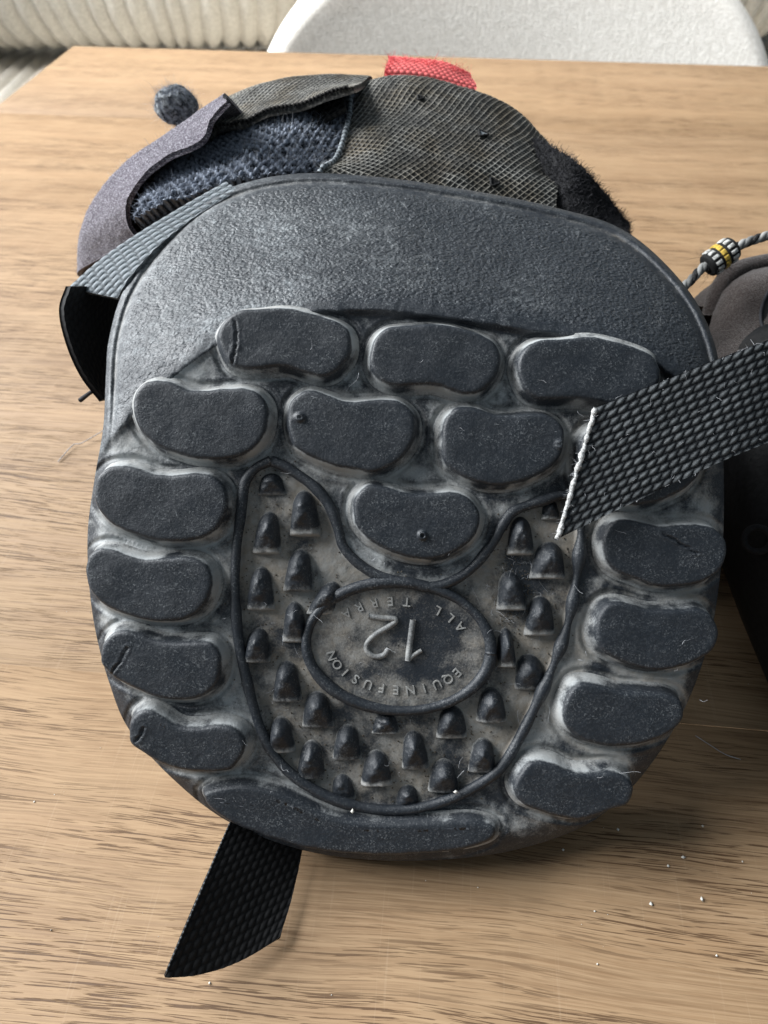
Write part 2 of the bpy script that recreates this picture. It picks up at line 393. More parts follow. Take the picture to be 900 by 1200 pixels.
corduroy('back_cushion', pillow(.86, 1.21, .135, .62, .50, .30, -.10, .10), 900, 50, .0235, .0085, M_SOFA, sofa)
def seatfn(u, v):
    x = -1.0+2.2*u; t = v; y = np.where(t < .25, .90, np.where(t < .75, .90+(t-.25)*2*.62, 1.52)); r = t
    z = np.where(t < .25, -.74+.0+(t/.25)*.60, -.14+0*t); x, y, z = np.broadcast_arrays(x, y, z)
    return np.stack([x, y, z], -1)
corduroy('seat_base', seatfn, 1000, 24, .0235, .0085, M_SOFA, sofa)

chair = thing('dining_chair', 'white woven upholstered chair with rounded back at the far table edge', 'chair', (.12, .74, -.74))
def chair_back():
    nu, nv = 120, 40
    # outline of the back: wide shell with round shoulders
    cx = float(PY(600, 40, .80)[0]); hw = .262
    a = np.linspace(-.5*math.pi, 1.5*math.pi, nu, endpoint=False)
    ox = hw*np.sign(np.cos(a))*np.abs(np.cos(a))**.62
    oz = np.where(np.sin(a) > 0, .21*np.abs(np.sin(a))**.85, -.26*np.abs(np.sin(a))**.6)-.155
    th = .028; rows = []
    prof = [(1.0, 0)]
    k = np.linspace(0, math.pi, 15)
    shells = [(.0, -1.0), (.5, -1.0), (.8, -1.0), (.9, -.97)]+[(.94+.06*math.sin(q), -math.cos(q)) for q in k]+[(.9, .97), (.8, 1.0), (.5, 1.0), (0.0, 1.0)]
    g = []
    for sc_, t in shells:
        x = ox*sc_; z = (oz+.155)*sc_-.155
        y = .80+t*th-.9*(x**2)*1.0+.10*(z+.155)
        g.append(np.stack([cx+x, y, z], -1))
    g = A(g); return mesh_obj('backrest', g.reshape(-1, 3), grid_faces(len(shells), nu, cv=True), M_CHAIR, chair)
chair_back()
def rounded_slab(name, cx, cy, cz, hx, hy, hz, mat, parent, e=.35, nu=64):
    a = np.linspace(0, 2*math.pi, nu, endpoint=False); ox = hx*np.sign(np.cos(a))*np.abs(np.cos(a))**e; oy = hy*np.sign(np.sin(a))*np.abs(np.sin(a))**e
    sh = [(0, -1), (.9, -1)]+[(.93+.07*math.cos(q), math.sin(q)) for q in np.linspace(-1.57, 1.57, 9)]+[(.9, 1), (0, 1)]
    g = A([np.stack([cx+ox*s, cy+oy*s, np.full(nu, cz+t*hz)], -1) for s, t in sh])
    return mesh_obj(name, g.reshape(-1, 3), grid_faces(len(sh), nu, cv=True), mat, parent)
CX = float(PY(600, 40, .80)[0])
rounded_slab('seat', CX, .60, -.32, .23, .22, .035, M_CHAIR, chair)
for sx in (-1, 1):
    for sy in (-1, 1):
        tube('leg', [(CX+sx*.16, .60+sy*.15, -.34), (CX+sx*.21, .60+sy*.19, -.74)], [.016, .011], M_CORE, chair, 12, nrm=(0, 1, 0))

def blanket_fn(u, v):
    x = -.97+.30*u+0*v; y = .885+.10*u**2+.02*np.sin(u*9+v*3)+.015*np.sin(v*8)+.05*v*0; z = -.42+.60*v+0*u
    y = y+.10*np.clip(u-.72, 0, 1)**1.0*3
    x, y, z = np.broadcast_arrays(x, y, z); x = x+.018*np.sin(v*11)+.05*v*(u)
    return np.stack([x, y, z], -1)
u = np.linspace(0, 1, 120); v = np.linspace(0, 1, 120)
g = blanket_fn(u[:, None], v[None]); n = normals_grid(g)
h = .010*fbm(g[..., 0], g[..., 2], .035, 4, 3)
gf = g+n*h[..., None]; gb = g-n*.012
vv = np.concatenate([gf.reshape(-1, 3), gb.reshape(-1, 3)]); f1 = grid_faces(120, 120); f2 = f1[:, ::-1]+14400
ed = np.r_[np.arange(120), np.arange(1, 120)*120+119, 119*120+np.arange(118, -1, -1), np.arange(118, 0, -1)*120]
e2 = np.roll(ed, -1); f3 = np.stack([ed, ed+14400, e2+14400, e2], 1)
o = mesh_obj('fleece_blanket', vv, [f1, f2, f3], M_GREY)
tag(o, 'grey rough fleece throw hanging over the sofa beyond the far left table corner', 'blanket')

# ================================================================== BOOT WITH SOLE TO THE CAMERA
OUT = cr_closed([(124, 440), (121, 500), (111, 560), (103, 620), (104, 680), (112, 740), (128, 800), (152, 856), (205, 915), (268, 963), (350, 995), (440, 1008),
                 (540, 1006), (620, 992), (690, 965), (738, 925), (775, 878), (806, 822), (830, 755), (842, 690), (848, 620), (848, 540), (845, 470), (838, 405), (805, 338),
                 (735, 272), (650, 243), (545, 222), (440, 207), (340, 204), (255, 226), (190, 274), (146, 338), (128, 395)], 1300)
BORD = cr_open([(60, 640), (122, 528), (160, 482), (200, 445), (250, 408), (300, 385), (370, 367), (450, 365), (530, 374), (600, 385), (680, 398), (740, 414), (790, 442), (830, 485), (880, 560)], 120)
def z45(o, pts): return [(o[0]+x/4.5, o[1]+y/4.5) for x, y in pts]
LUGS = [
 z45((240, 340), [(65,270),(100,170),(190,105),(300,97),(430,92),(560,120),(700,160),(780,215),(803,300),(780,390),(700,475),(620,495),(530,475),(430,445),(310,455),(210,455),(120,410)]),
 z45((420, 360), [(38,280),(70,170),(140,110),(250,95),(430,88),(560,115),(690,165),(750,240),(758,320),(720,410),(640,480),(560,497),(480,478),(390,450),(280,452),(180,455),(100,420),(50,360)]),
 z45((580, 370), [(78,300),(105,200),(190,130),(330,118),(490,110),(640,140),(790,195),(850,270),(860,360),(820,450),(740,520),(640,525),(560,500),(430,478),(300,480),(200,475),(120,420)]),
 z45((140, 420), [(80,260),(95,180),(150,125),(225,108),(310,120),(390,155),(470,160),(580,150),(680,148),(760,175),(812,240),(822,320),(800,420),(740,500),(640,550),(540,562),(430,560),(330,535),(220,490),(130,410),(88,330)]),
 z45((320, 440), [(65,230),(85,140),(150,80),(220,68),(310,95),(390,125),(480,122),(600,115),(680,130),(750,190),(775,270),(755,370),(690,460),(600,520),(510,538),(400,522),(300,500),(200,460),(110,400),(75,320)]),
 z45((490, 460), [(95,250),(110,150),(160,85),(220,62),(310,70),(380,98),(460,108),(560,100),(660,105),(730,140),(770,200),(772,270),(750,350),(690,420),(590,475),(490,510),(380,518),(290,500),(180,450),(110,380)]),
 z45((100, 530), [(55,200),(75,120),(140,65),(230,52),(320,70),(400,98),(500,100),(610,90),(700,105),(765,160),(795,240),(780,330),(730,420),(650,470),(540,490),(430,490),(320,465),(200,420),(110,350),(65,280)]),
 z45((90, 620), [(55,190),(80,120),(140,78),(220,80),(310,110),(400,130),(500,122),(620,120),(700,150),(750,210),(760,290),(730,380),(670,450),(590,490),(480,500),(380,490),(260,455),(150,400),(80,320),(58,250)]),
 z45((100, 710), [(88,250),(105,170),(170,105),(250,92),(330,115),(400,145),(500,155),(620,148),(700,160),(750,220),(760,300),(740,390),(680,460),(580,495),(470,495),(380,480),(270,430),(170,380),(100,310)]),
 z45((130, 800), [(98,240),(115,160),(170,105),(240,95),(310,130),(390,180),(490,185),(600,172),(690,195),(745,260),(745,340),(700,410),(640,455),(530,465),(410,455),(290,425),(190,370),(115,310)]),
 z45((390, 550), [(90,240),(100,140),(160,75),(220,62),(310,80),(400,105),(510,105),(620,97),(710,125),(770,190),(790,260),(765,350),(700,420),(600,470),(500,492),(400,485),(290,450),(180,390),(110,310)]),
 z45((670, 580), [(115,260),(130,180),(180,120),(250,102),(340,118),(430,138),(540,132),(650,132),(730,155),(790,215),(805,290),(780,380),(720,440),(640,480),(520,500),(400,495),(300,460),(200,420),(135,350)]),
 z45((660, 680), [(122,250),(140,160),(190,100),(260,80),(340,95),(440,120),(550,118),(670,110),(750,145),(800,220),(805,290),(770,370),(700,420),(600,460),(480,480),(370,470),(260,430),(170,380),(130,320)]),
 z45((630, 770), [(88,290),(105,190),(160,110),(230,90),(320,105),(420,135),(540,140),(650,150),(730,185),(762,250),(755,320),(700,380),(620,425),(520,455),(420,465),(320,465),(200,430),(120,370)]),
 z45((570, 850), [(108,310),(130,220),(190,150),(270,135),(350,150),(430,190),(530,195),(640,190),(730,225),(770,290),(765,350),(720,410),(640,435),(560,465),(470,487),(380,475),(270,445),(160,400)]),
]
LUGS.append([(x+158, y+22) for x, y in LUGS[5]])
BAR = [(236, 926), (256, 914), (295, 911), (340, 923), (385, 944), (430, 953), (500, 953), (555, 951), (582, 962), (577, 984), (530, 998), (450, 1003), (370, 997), (300, 978), (250, 952)]
PANEL = cr_closed([(318, 540), (290, 560), (283, 600), (277, 650), (276, 700), (280, 750), (288, 790), (298, 830), (312, 868), (335, 900), (370, 925), (410, 942), (455, 949), (500, 944),
                   (545, 927), (583, 902), (606, 868), (628, 825), (648, 780), (664, 735), (673, 690), (679, 640), (679, 605), (668, 580), (625, 590), (596, 603), (581, 630), (550, 668),
                   (510, 687), (468, 681), (436, 671), (405, 645), (395, 615), (386, 592), (368, 570), (342, 552)], 300)
LUGO = [cr_closed(l, 220) for l in LUGS]; BARO = cr_closed(BAR, 260)
CEN = np.array([468., 640.])
OV = (467., 757., 108., 75., math.radians(4))

def base_w(x, y, full=False):
    de = dist_poly(x, y, OUT[::10]); dc = dist_poly(x, y, BORD, False); yb = np.interp(x, BORD[:, 0], BORD[:, 1]); dc = np.where(y < yb, dc, -dc)
    w = np.where(dc > 0, 1.0*(np.sqrt(np.maximum(dc, 0)**2+22**2)-22), 0)
    capm = sm(-2, 5, dc)
    w = w-9*sm(-7, 3, dc)*(.40+.60*sm(280, 430, x))
    top = sm(560, 440, y)*sm(-30, 20, dc)
    roll = np.where(de < 26, 15*(1-de/26)**2, 0)
    w = w+roll*(1-top*.6)
    lipg = np.exp(-((de-11)/2.6)**2); lipb = np.exp(-((de-4.5)/3.2)**2)
    w = w+top*(4.0*lipg-3.5*lipb)
    pin = inside(x, y, PANEL); dp = dist_poly(x, y, PANEL[::3]); dps = np.where(pin, dp, -dp)
    w = w+6*sm(-2, 8, dps)
    dl = np.full(np.shape(x), 1e3)
    for l in LUGO+[BARO]:
        dl = np.minimum(dl, dist_poly(x, y, l[::4], band=22))
    moat = np.exp(-((dl-5.5)/2.4)**2)-.5*np.exp(-((dl-11)/3.0)**2)
    w = w+2.2*moat*(1-capm)
    w = w+(fbm(x, y, 46, 3, 5)-.5)*5*(1-capm*.5)+(fbm(x, y, 9, 2, 6)-.5)*1.1
    if not full: return w
    dust = .355+.46*(fbm(x, y, 44, 5, 8)-.5)*2+.08*sm(500, 760, x)-.30*np.exp(-(((x-600)/26)**2+((y-690)/55)**2))
    dust = dust*(1-.6*sm(22, 3, de)*(1-top))
    dust = dust*(1-.75*sm(895, 950, y)*sm(120, 40, np.abs(x-330)*.3+np.abs(y-975)))
    dust = np.where(dc > 0, .165+.10*(fbm(x, y, 90, 3, 3)-.5)*2+.06*sm(420, 180, x)-.03*sm(560, 720, x)+.10*np.clip(fbm(x*.25, y, 5, 4, 13)-.46, 0, 1)*sm(.35, .70, fbm(x, y, 80, 2, 19))*2, dust)  # cap paler at left, darker at right: side light put into the dust
    # dusty patches rubbed into the cap, dark strip painting the shadow at its lower border
    dust = dust-.5*np.exp(-((dc-6)/12)**2)*sm(330, 430, x)*(dc > -8)
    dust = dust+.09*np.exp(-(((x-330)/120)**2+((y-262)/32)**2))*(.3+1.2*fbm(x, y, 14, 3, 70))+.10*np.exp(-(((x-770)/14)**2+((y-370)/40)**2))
    dust = dust+top*(.10*lipg)
    dust = dust+.10*moat*(1-capm)+.13*sm(-2, 10, dps)+.16*(1-capm)*(fbm(x, y, 12, 4, 66)-.5)*2
    brown = np.clip(.42+.5*sm(-2, 10, dps)+.5*(fbm(x, y, 40, 3, 15)-.5)-.35*capm+.25*sm(500, 750, x)+top*lipg*.5, 0, 1)
    grain = capm*sm(14, 19, de)*sm(6, 22, dc)
    return w, np.clip(dust, 0, 1), brown, grain

boot = thing('hoof_boot', 'worn black rubber hoof boot with treaded sole facing the camera', 'boot', (0.0, .10, 0.0))
# sole slab: polar grid inside the outline, then side-wall rings running back into the boot
NR = 300
sr = np.linspace(0, 1, NR)**.8; sr[0] = .004
gx = CEN[0]+(OUT[None, :, 0]-CEN[0])*sr[:, None]; gy = CEN[1]+(OUT[None, :, 1]-CEN[1])*sr[:, None]
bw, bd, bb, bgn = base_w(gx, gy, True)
gp = P(gx, gy, bw); last = gp[-1]
topw = sm(520, 360, OUT[:, 1])[:, None]
inw = (P(CEN[0], CEN[1], 40)-last); inw /= np.linalg.norm(inw, axis=1, keepdims=True)
wall = []
for j, q in enumerate((2, 5, 9, 15, 24, 36, 52, 70)):
    dirv = (1-topw)*(W_[None]*q*K+inw*K*(q*.12+1.0))+topw*(W_[None]*q*K*.35+inw*K*(q*.25+2))
    p = last+dirv; p[:, 2] = np.maximum(p[:, 2], .0006+.00005*j); wall.append(p)
g = np.concatenate([gp, A(wall)]); nw = len(wall)
pad = lambda a, val: np.concatenate([a, np.full((nw, a.shape[1]), val)])
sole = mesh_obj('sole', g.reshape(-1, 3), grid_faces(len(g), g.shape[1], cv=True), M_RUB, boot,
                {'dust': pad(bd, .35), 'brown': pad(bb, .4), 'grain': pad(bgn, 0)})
def sub(o): 
    o.parent = sole; return o

NUBS = {4: [(354, 492, 6)], 5: [(651, 523, 6)], 10: [(494, 627, 6)]}
CRACKS = {0: [((280, 378), (281, 412)), ((281, 412), (276, 432))], 8: [((157, 756), (134, 793))], 9: [((176, 846), (168, 862))], 11: [((768, 624), (808, 647))]}
def lug(name, outline, i, hgt=21.0, draft=7.0, fd=.46):
    n = len(outline); c = outline.mean(0)
    t = np.roll(outline, -1, 0)-np.roll(outline, 1, 0); t /= np.linalg.norm(t, axis=1, keepdims=True)
    nin = np.stack([-t[:, 1], t[:, 0]], 1)
    if np.sum(nin*(c-outline)) < 0: nin = -nin
    bwv = base_w(outline[:, 0], outline[:, 1]); bwv = np.convolve(np.r_[bwv[-6:], bwv, bwv[:6]], np.ones(13)/13, 'valid')
    prof = [(-3.5, None), (-2.2, .02), (-.6, .06), (.8, .16), (2.2, .32), (.38*draft+.6, .5), (.55*draft+.6, .68), (.72*draft+.6, .84), (draft+.3, .945), (draft+1.8, .984), (draft+4.2, .998), (draft+8, 1.0)]
    rr = []; hh = []; rel = []
    for ins, f in prof:
        jit = (fbm(outline[:, 0]+i*31, outline[:, 1], 14, 2, 21)-.5)*1.4*sm(-1, 6, ins)
        p = outline+nin*(ins+jit)[:, None]; rr.append(p)
        if f is None: hh.append(-bwv-4); rel.append(np.zeros(n))
        else: hh.append(-bwv*(1-f)+hgt*f); rel.append(np.full(n, f))
    inner = rr[-1]
    for s in np.linspace(1, 0.01, 30)[1:]:
        p = c+(inner-c)*s; rr.append(p); hh.append(np.full(n, hgt)); rel.append(np.full(n, 1.0))
    rr = A(rr); hh = A(hh); rel = A(rel)
    x, y = rr[..., 0], rr[..., 1]
    mtop = sm(.8, 1, rel)
    hh = hh+mtop*((fbm(x, y, 34, 2, 30+i)-.5)*2.0+(fbm(x, y, 5, 2, 60+i)-.5)*.35)
    for (nx, ny, r) in NUBS.get(i, []):
        d = np.hypot(x-nx, y-ny); hh = hh+4.2*np.exp(-((d-r*.55)/2.0)**2)*mtop
    for a, b in CRACKS.get(i, []):
        d = dist_poly(x+3.5*(fbm(x, y, 7, 2, 5)-.5), y+3.5*(fbm(x, y, 7, 2, 6)-.5), [a, b], False); hh = hh-2.6*np.exp(-(d/1.1)**2)*mtop+.7*np.exp(-((d-3)/1.5)**2)*mtop
    # scuffed top, dusty flanks
    edge = np.minimum(dist_poly(x, y, outline[::4]), 40)
    pt = np.clip(2.9*fbm(x, y, 26, 3, 150+i)-.55, .12, 1.7); dust = fd*pt*sm(.0, .30, rel)*(1-sm(.72, .97, rel))+.45*(1-sm(.0, .3, rel))
    dust = dust+.075*sm(.9, 1, rel)+.16*np.clip(fbm(x, y, 18, 3, 90+i)-.42, 0, 1)*sm(.9, 1, rel)
    dust = dust+.20*(fbm(x, y, 26, 3, 120+i)-.5)*(1-mtop)
    o = mesh_obj(name, S(x, y, -hh).reshape(-1, 3), grid_faces(len(rr), n, cv=True), M_RUB, sole,
                 {'dust': np.clip(dust, 0, 1), 'brown': np.full(x.shape, .15)+.35*(1-rel), 'grain': np.zeros(x.shape)})
    return o
for i, l in enumerate(LUGO): sub(lug('tread_lug', l, i))
sub(lug('toe_bar', BARO, 40, 13, 8, .22))

# raised ridge round the middle panel, beaded on the right
rp = np.vstack([PANEL, PANEL[:1]]); rp = cr_open(rp[::4], 420)
right = sm(600, 640, rp[:, 0])*sm(560, 600, rp[:, 1])
ph = np.r_[0, np.cumsum(np.linalg.norm(np.diff(rp, axis=0), axis=1))]
rad = 6.2+1.0*(fbm(rp[:, 0], rp[:, 1], 25, 2, 3)-.5)*2+right*(1.8*np.sin(ph/54*2*np.pi))
rw = base_w(rp[:, 0], rp[:, 1])
rw = np.convolve(np.r_[rw[-10:], rw, rw[:10]], np.ones(21)/21, 'valid')
sub(tube('panel_ridge', S(rp[:, 0], rp[:, 1], rw-2.5), rad*K, M_RUB, sole, 14, {'dust': .16*fbm(rp[:, 0], rp[:, 1], 18, 2, 4)**2, 'brown': .3+0*ph, 'grain': 0*ph}, nrm=-W_))

STUDS = [(298,329,597,651),(340,374,572,630),(290,321,662,717),(334,367,641,695),(331,358,703,755),(302,333,553,581),(286,316,734,778),(320,352,773,825),(354,389,809,855),(391,423,848,893),
 (314,344,839,884),(349,380,867,915),(388,415,907,941),(424,458,878,923),(437,467,834,862),(471,501,855,904),(513,548,826,868),(560,593,805,848),(503,537,889,931),(551,581,864,907),(464,491,920,950),
 (596,626,603,652),(624,663,633,680),(583,615,667,717),(617,651,696,747),(583,604,734,784),(604,640,765,811),(636,656,583,610),(364,396,680,722)]
for i, (x0, x1, y0, y1) in enumerate(STUDS):
    m, n = 30, 26
    t = np.linspace(0, 1, m)[:, None]; u = np.linspace(-1, 1, n)[None]
    hw = (x1-x0)/2*np.where(t < .34, np.sqrt(np.clip(1-(1-t/.34)**2, 0, 1)), 1.0)*(.70+.46*t)+.5
    yy = y0+(y1-y0)*t+0*u
    small = .62 if (y1-y0) < 36 else 1.0
    r_ = np.random.default_rng(100+i)
    hm = (20+3*r_.uniform(-1, 1))*small
    H = sm(-.02, .40, t)**.8*(1-r_.uniform(.40, .62)*sm(.38, .99, t))*(1-.95*sm(.93, 1.0, t))
    arch = (1-np.abs(u+.12*r_.uniform(-1, 1)*(1-u*u))**(1.7+2.6*sm(.3, .9, t)))*(1-r_.uniform(-.05, .28)*u)
    xx = (x0+x1)/2+(x1-x0)*r_.uniform(-.12, .12)*(.5-t)+hw*u
    hh = hm*H*arch+(fbm(xx, yy, 8, 3, 200+i)-.5)*6.0*H*arch-6*(1-sm(0, .15, H*arch))
    if i == 28: xx = xx-(yy-y0)*.45+12
    lean = (450-xx)*.0
    rel = np.clip(H*arch, 0, 1)
    dust = np.clip(.50-.40*sm(.0, .30, rel)+.62*sm(.70, 1.0, t)*r_.uniform(.4, 1.0)+.25*(fbm(xx, yy, 9, 2, 300+i)-.5)*sm(.4, .9, t), 0, 1)
    bw0 = float(np.mean(base_w(np.array([(x0+x1)/2]), np.array([(y0+y1)/2]))))
    sub(mesh_obj('tread_stud', S(xx, yy, bw0-hh).reshape(-1, 3), grid_faces(m, n), M_RUB, sole, {'dust': dust, 'brown': .55+0*dust, 'grain': 0*dust}))

# oval size badge with ring and raised writing
a = np.linspace(0, 2*np.pi, 181); ca, sa = math.cos(OV[4]), math.sin(OV[4])
def oval(a, s=1.0, da=0, db=0):
    ex_, ey_ = (OV[2]*s+da)*np.cos(a), (OV[3]*s+db)*np.sin(a); return OV[0]+ca*ex_-sa*ey_, OV[1]+sa*ex_+ca*ey_
BW0 = 4.0
rs = np.linspace(1.06, .01, 60)[:, None]; ox, oy = oval(a[None, :-1], rs)
hpl = 5.5*sm(1.06, .96, rs)-2.2*sm(.95, .2, rs)+0*ox+(fbm(ox, oy, 16, 3, 44)-.5)*1.2-5*sm(1.0, 1.06, rs)
dd = .44+.5*(fbm(ox, oy, 22, 3, 45)-.5)-.45*np.exp(-(((ox-500)/40)**2+((oy-735)/40)**2))-.3*np.exp(-(((ox-470)/60)**2+((oy-785)/14)**2))
badge = sub(mesh_obj('size_badge', S(ox, oy, BW0-hpl).reshape(-1, 3), grid_faces(60, 180, cv=True), M_RUB, sole, {'dust': np.clip(dd, 0, 1), 'brown': .85+0*dd, 'grain': 0*dd}))
ox, oy = oval(a)
o = tube('badge_ring', S(ox, oy, BW0-7), (6.4+.8*np.sin(a*3+1)+1.2*(fbm(ox, oy, 20, 2, 47)-.5))*K, M_RUB, None, 14, {'dust': .18*fbm(ox, oy, 30, 2, 46)**2, 'brown': .2+0*a, 'grain': 0*a}, nrm=-W_); o.parent = badge
def glyph(ch, cx, cy, size, ang, h, dust):
    cu = bpy.data.curves.new('letter', 'FONT'); cu.body = ch; cu.align_x = 'CENTER'; cu.align_y = 'CENTER'; cu.extrude = .5; cu.resolution_u = 3; cu.bevel_depth = .012; cu.bevel_resolution = 1; cu.offset = -.004
    tmp = bpy.data.objects.new('letter_tmp', cu); COL.objects.link(tmp); dg = bpy.context.evaluated_depsgraph_get(); dg.update()
    me = bpy.data.meshes.new_from_object(tmp.evaluated_get(dg)); bpy.data.objects.remove(tmp); bpy.data.curves.remove(cu)
    n = len(me.vertices); co = np.empty(n*3, np.float32); me.vertices.foreach_get('co', co); co = co.reshape(-1, 3)
    lx = co[:, 0]*size; ly = co[:, 1]*size; c_, s_ = math.cos(ang), math.sin(ang)
    X = cx+c_*lx-s_*ly; V = cy-(s_*lx+c_*ly)
    wv = BW0-4.6-np.where(co[:, 2] > 0, h, -2.0)
    q = S(X, V, wv); me.vertices.foreach_set('co', np.ascontiguousarray(q, np.float32).ravel())
    for k, val in (('dust', dust), ('brown', .6), ('grain', 0.0)):
        at = me.attributes.new(k, 'FLOAT', 'POINT'); at.data.foreach_set('value', np.full(n, val, np.float32))
    me.materials.clear(); me.materials.append(M_RUB); me.update()
    o = bpy.data.objects.new('letter', me); COL.objects.link(o); o.parent = badge; return o
def digit(pts, wid):
    q = cr_open(pts, 60); return tube('digit', S(q[:, 0], q[:, 1], BW0-4.4), wid*K, M_RUB, None, 10, {'dust': .30+.2*fbm(q[:, 0], q[:, 1], 12, 2, 5), 'brown': .5+0*q[:, 0], 'grain': 0*q[:, 0]}, nrm=-W_, flat=1.0)
d_ = digit([(484, 726), (481.5, 745), (479.5, 760), (478, 774)], 3.6); d_.parent = badge
d_ = digit([(478, 774), (484, 768), (494, 762)], 2.6); d_.parent = badge
d_ = digit([(432, 722), (448, 724), (464, 726), (456, 734), (441, 743), (431, 753), (430, 762), (438, 769), (449, 768), (456, 760)], 3.4); d_.parent = badge
def arc_text(txt, a0, a1, da, db, flip, size):
    for k, ch in enumerate(txt):
        if ch == ' ': continue
        t = a0+(a1-a0)*k/(len(txt)-1); x, y = oval(np.array(t), 1.0, da, db)
        nx, ny = (x-OV[0])/OV[2]**2, (y-OV[1])/OV[3]**2; ang_out = math.atan2(-ny, nx)      # outward direction, v down
        glyph(ch, float(x), float(y), size, ang_out-math.pi/2+(math.pi if flip else 0), 2.0, .60)
def ell_a(px, py): return math.atan2((py-OV[1])/OV[3], (px-OV[0])/OV[2])
arc_text('EQUINEFUSION', ell_a(527, 781), ell_a(395, 774), -27, -24, False, 15)
arc_text('ALL TERRA', ell_a(537, 727), ell_a(404, 720), -25, -22, True, 15)

# grit packed round the studs and along the ridges
r = np.random.default_rng(51); gxs = []; gys = []
for (x0, x1, y0, y1) in STUDS:
    n_ = 16; sd = r.integers(0, 3, n_); gxs.append(np.where(sd == 0, x0-r.uniform(0, 5, n_), np.where(sd == 1, x1+r.uniform(0, 5, n_), r.uniform(x0, x1, n_)))); gys.append(np.where(sd == 2, y0-r.uniform(0, 6, n_), r.uniform(y0, y1, n_)))
k_ = r.integers(0, 300, 260); gxs.append(PANEL[k_, 0]+r.normal(0, 9, 260)); gys.append(PANEL[k_, 1]+r.normal(0, 9, 260))
gxs.append(r.normal(603, 12, 220)); gys.append(r.normal(700, 34, 220))
gxs = np.concatenate(gxs); gys = np.concatenate(gys); gw = base_w(gxs, gys)-.6; n_ = len(gxs); sz = r.uniform(.35, 1.25, n_)*K
octv = np.array([(-1, 0, 0), (1, 0, 0), (0, -1, 0), (0, 1, 0), (0, 0, 1), (0, 0, -1)])[None]*r.uniform(.6, 1.4, (n_, 6, 3))*sz[:, None, None]
gv = S(gxs, gys, gw)[:, None]+octv
gf = np.array([(0, 2, 4), (2, 1, 4), (1, 3, 4), (3, 0, 4), (2, 0, 5), (1, 2, 5), (3, 1, 5), (0, 3, 5)])[None]+(np.arange(n_)*6)[:, None, None]
o = mesh_obj('packed_grit', gv.reshape(-1, 3), gf.reshape(-1, 3), m_plain('grit', (.10, .082, .06), .9, 900, .7), None, smooth=False); o.parent = sole; o['kind'] = 'stuff'
# lint and hairs caught in the tread
r = np.random.default_rng(41); N = 150
lx = np.r_[r.normal(605, 22, 60), r.uniform(285, 640, 50), r.uniform(140, 820, 40)]; ly = np.r_[r.normal(690, 40, 60), r.uniform(560, 940, 50), r.uniform(400, 930, 40)]
lw = base_w(lx, ly)-np.r_[np.full(110, 3.), np.full(40, 22.)]; lw[110:] = -23
rt = S(lx, ly, lw); dr = r.normal(size=(N, 3)); dr = dr-(dr @ W_)[:, None]*W_*.8
o = hairs('caught_lint', rt, dr, .0022, .00005, M_HAIR, None, .9, 6, 42); o.parent = sole; o['kind'] = 'stuff'
# ------------------------------------------------------------------ cloth patches
def patch(ctrl, nu, nv):
    """ctrl (r,c,3) control points -> smooth (nu,nv,3) grid through them"""
    ctrl = A(ctrl); r, c, _ = ctrl.shape
    a = np.stack([cr_open(ctrl[i], nv) for i in range(r)], 0)
    return np.stack([cr_open(a[:, j], nu, even=False) for j in range(nv)], 1)
def arcs(g):
    s = np.concatenate([np.zeros((1, g.shape[1])), np.cumsum(np.linalg.norm(np.diff(g, axis=0), axis=-1), 0)])
    t = np.concatenate([np.zeros((g.shape[0], 1)), np.cumsum(np.linalg.norm(np.diff(g, axis=1), axis=-1), 1)], 1)
    return s, t
def cloth(name, g, pat, amp, thick, mat, parent, flip=False, lump=0.0):
    nrm = normals_grid(g)
    k0 = max(4, int(g.shape[0]*.4))
    if np.mean(np.sum(nrm[:k0]*(CAM-g[:k0]), -1)) < 0: nrm = -nrm
    if flip: nrm = -nrm
    s, t = arcs(g); h = pat(s, t) if pat is not None else np.zeros(s.shape)
    gf = g+nrm*(h*amp)[..., None]
    if lump: gf = gf+nrm*(lump*(fbm(s, t, .012, 3, 77)-.5))[..., None]
    gb = g-nrm*thick; m, n = s.shape; N = m*n
    f1 = grid_faces(m, n); f2 = f1[:, ::-1]+N
    ed = np.r_[np.arange(n), np.arange(1, m)*n+n-1, (m-1)*n+np.arange(n-2, -1, -1), np.arange(m-2, 0, -1)*n]; e2 = np.roll(ed, -1)
    f3 = np.stack([ed, ed+N, e2+N, e2], 1)
    o = mesh_obj(name, np.concatenate([gf.reshape(-1, 3), gb.reshape(-1, 3)]), [f1, f2, f3], mat, parent, {'pat': np.r_[h.ravel(), h.ravel()*.4]})
    return o, gf, nrm
def web_pat(a=.0031, b=.0025):
    def f(s, t):      # s along the strap, t across
        t = t+.0003*(fbm(s, t, .010, 2, 91)-.5); s = s+.0004*(fbm(s, t, .008, 2, 92)-.5)
        row = np.floor(t/b); ft = t/b-row-.5; sp = s/a+.5*(row % 2)+.22*ft; fs = sp-np.floor(sp)-.5
        head = .5+.35*(fs+.5)
        h = (1-np.abs(2*fs)**1.9)*(1-np.clip(np.abs(2*ft)/(.55+.6*head), 0, 1)**2.0)
        cell = vnoise(np.floor(sp)+.5, row+.5, 3); yarn = .5+.5*np.sin((ft*2.2+.5*fs)*2*np.pi*2)
        return np.clip(.38+.62*np.clip(h, 0, 1)*(.60+.55*cell)+.10*(yarn-.5)+.10*(fbm(s, t, .0005, 2, 93)-.5), 0, 1)
    return f
def rip_pat(c=.0019):
    def f(s, t):
        s = s+.0006*np.sin(t*260)+.0012*(fbm(s, t, .014, 2, 51)-.5); a = (t-.50*s)/c; b = (s*1.0+.50*t)/c
        ra = np.abs(2*(a-np.floor(a)-.5))**3.0; rb = np.abs(2*(b-np.floor(b)-.5))**3.2
        return np.clip(np.maximum(ra, .85*rb)*(.60+.6*fbm(s, t, .006, 2, 5))+.12*fbm(s, t, .01, 2, 8), 0, 1)
    return f
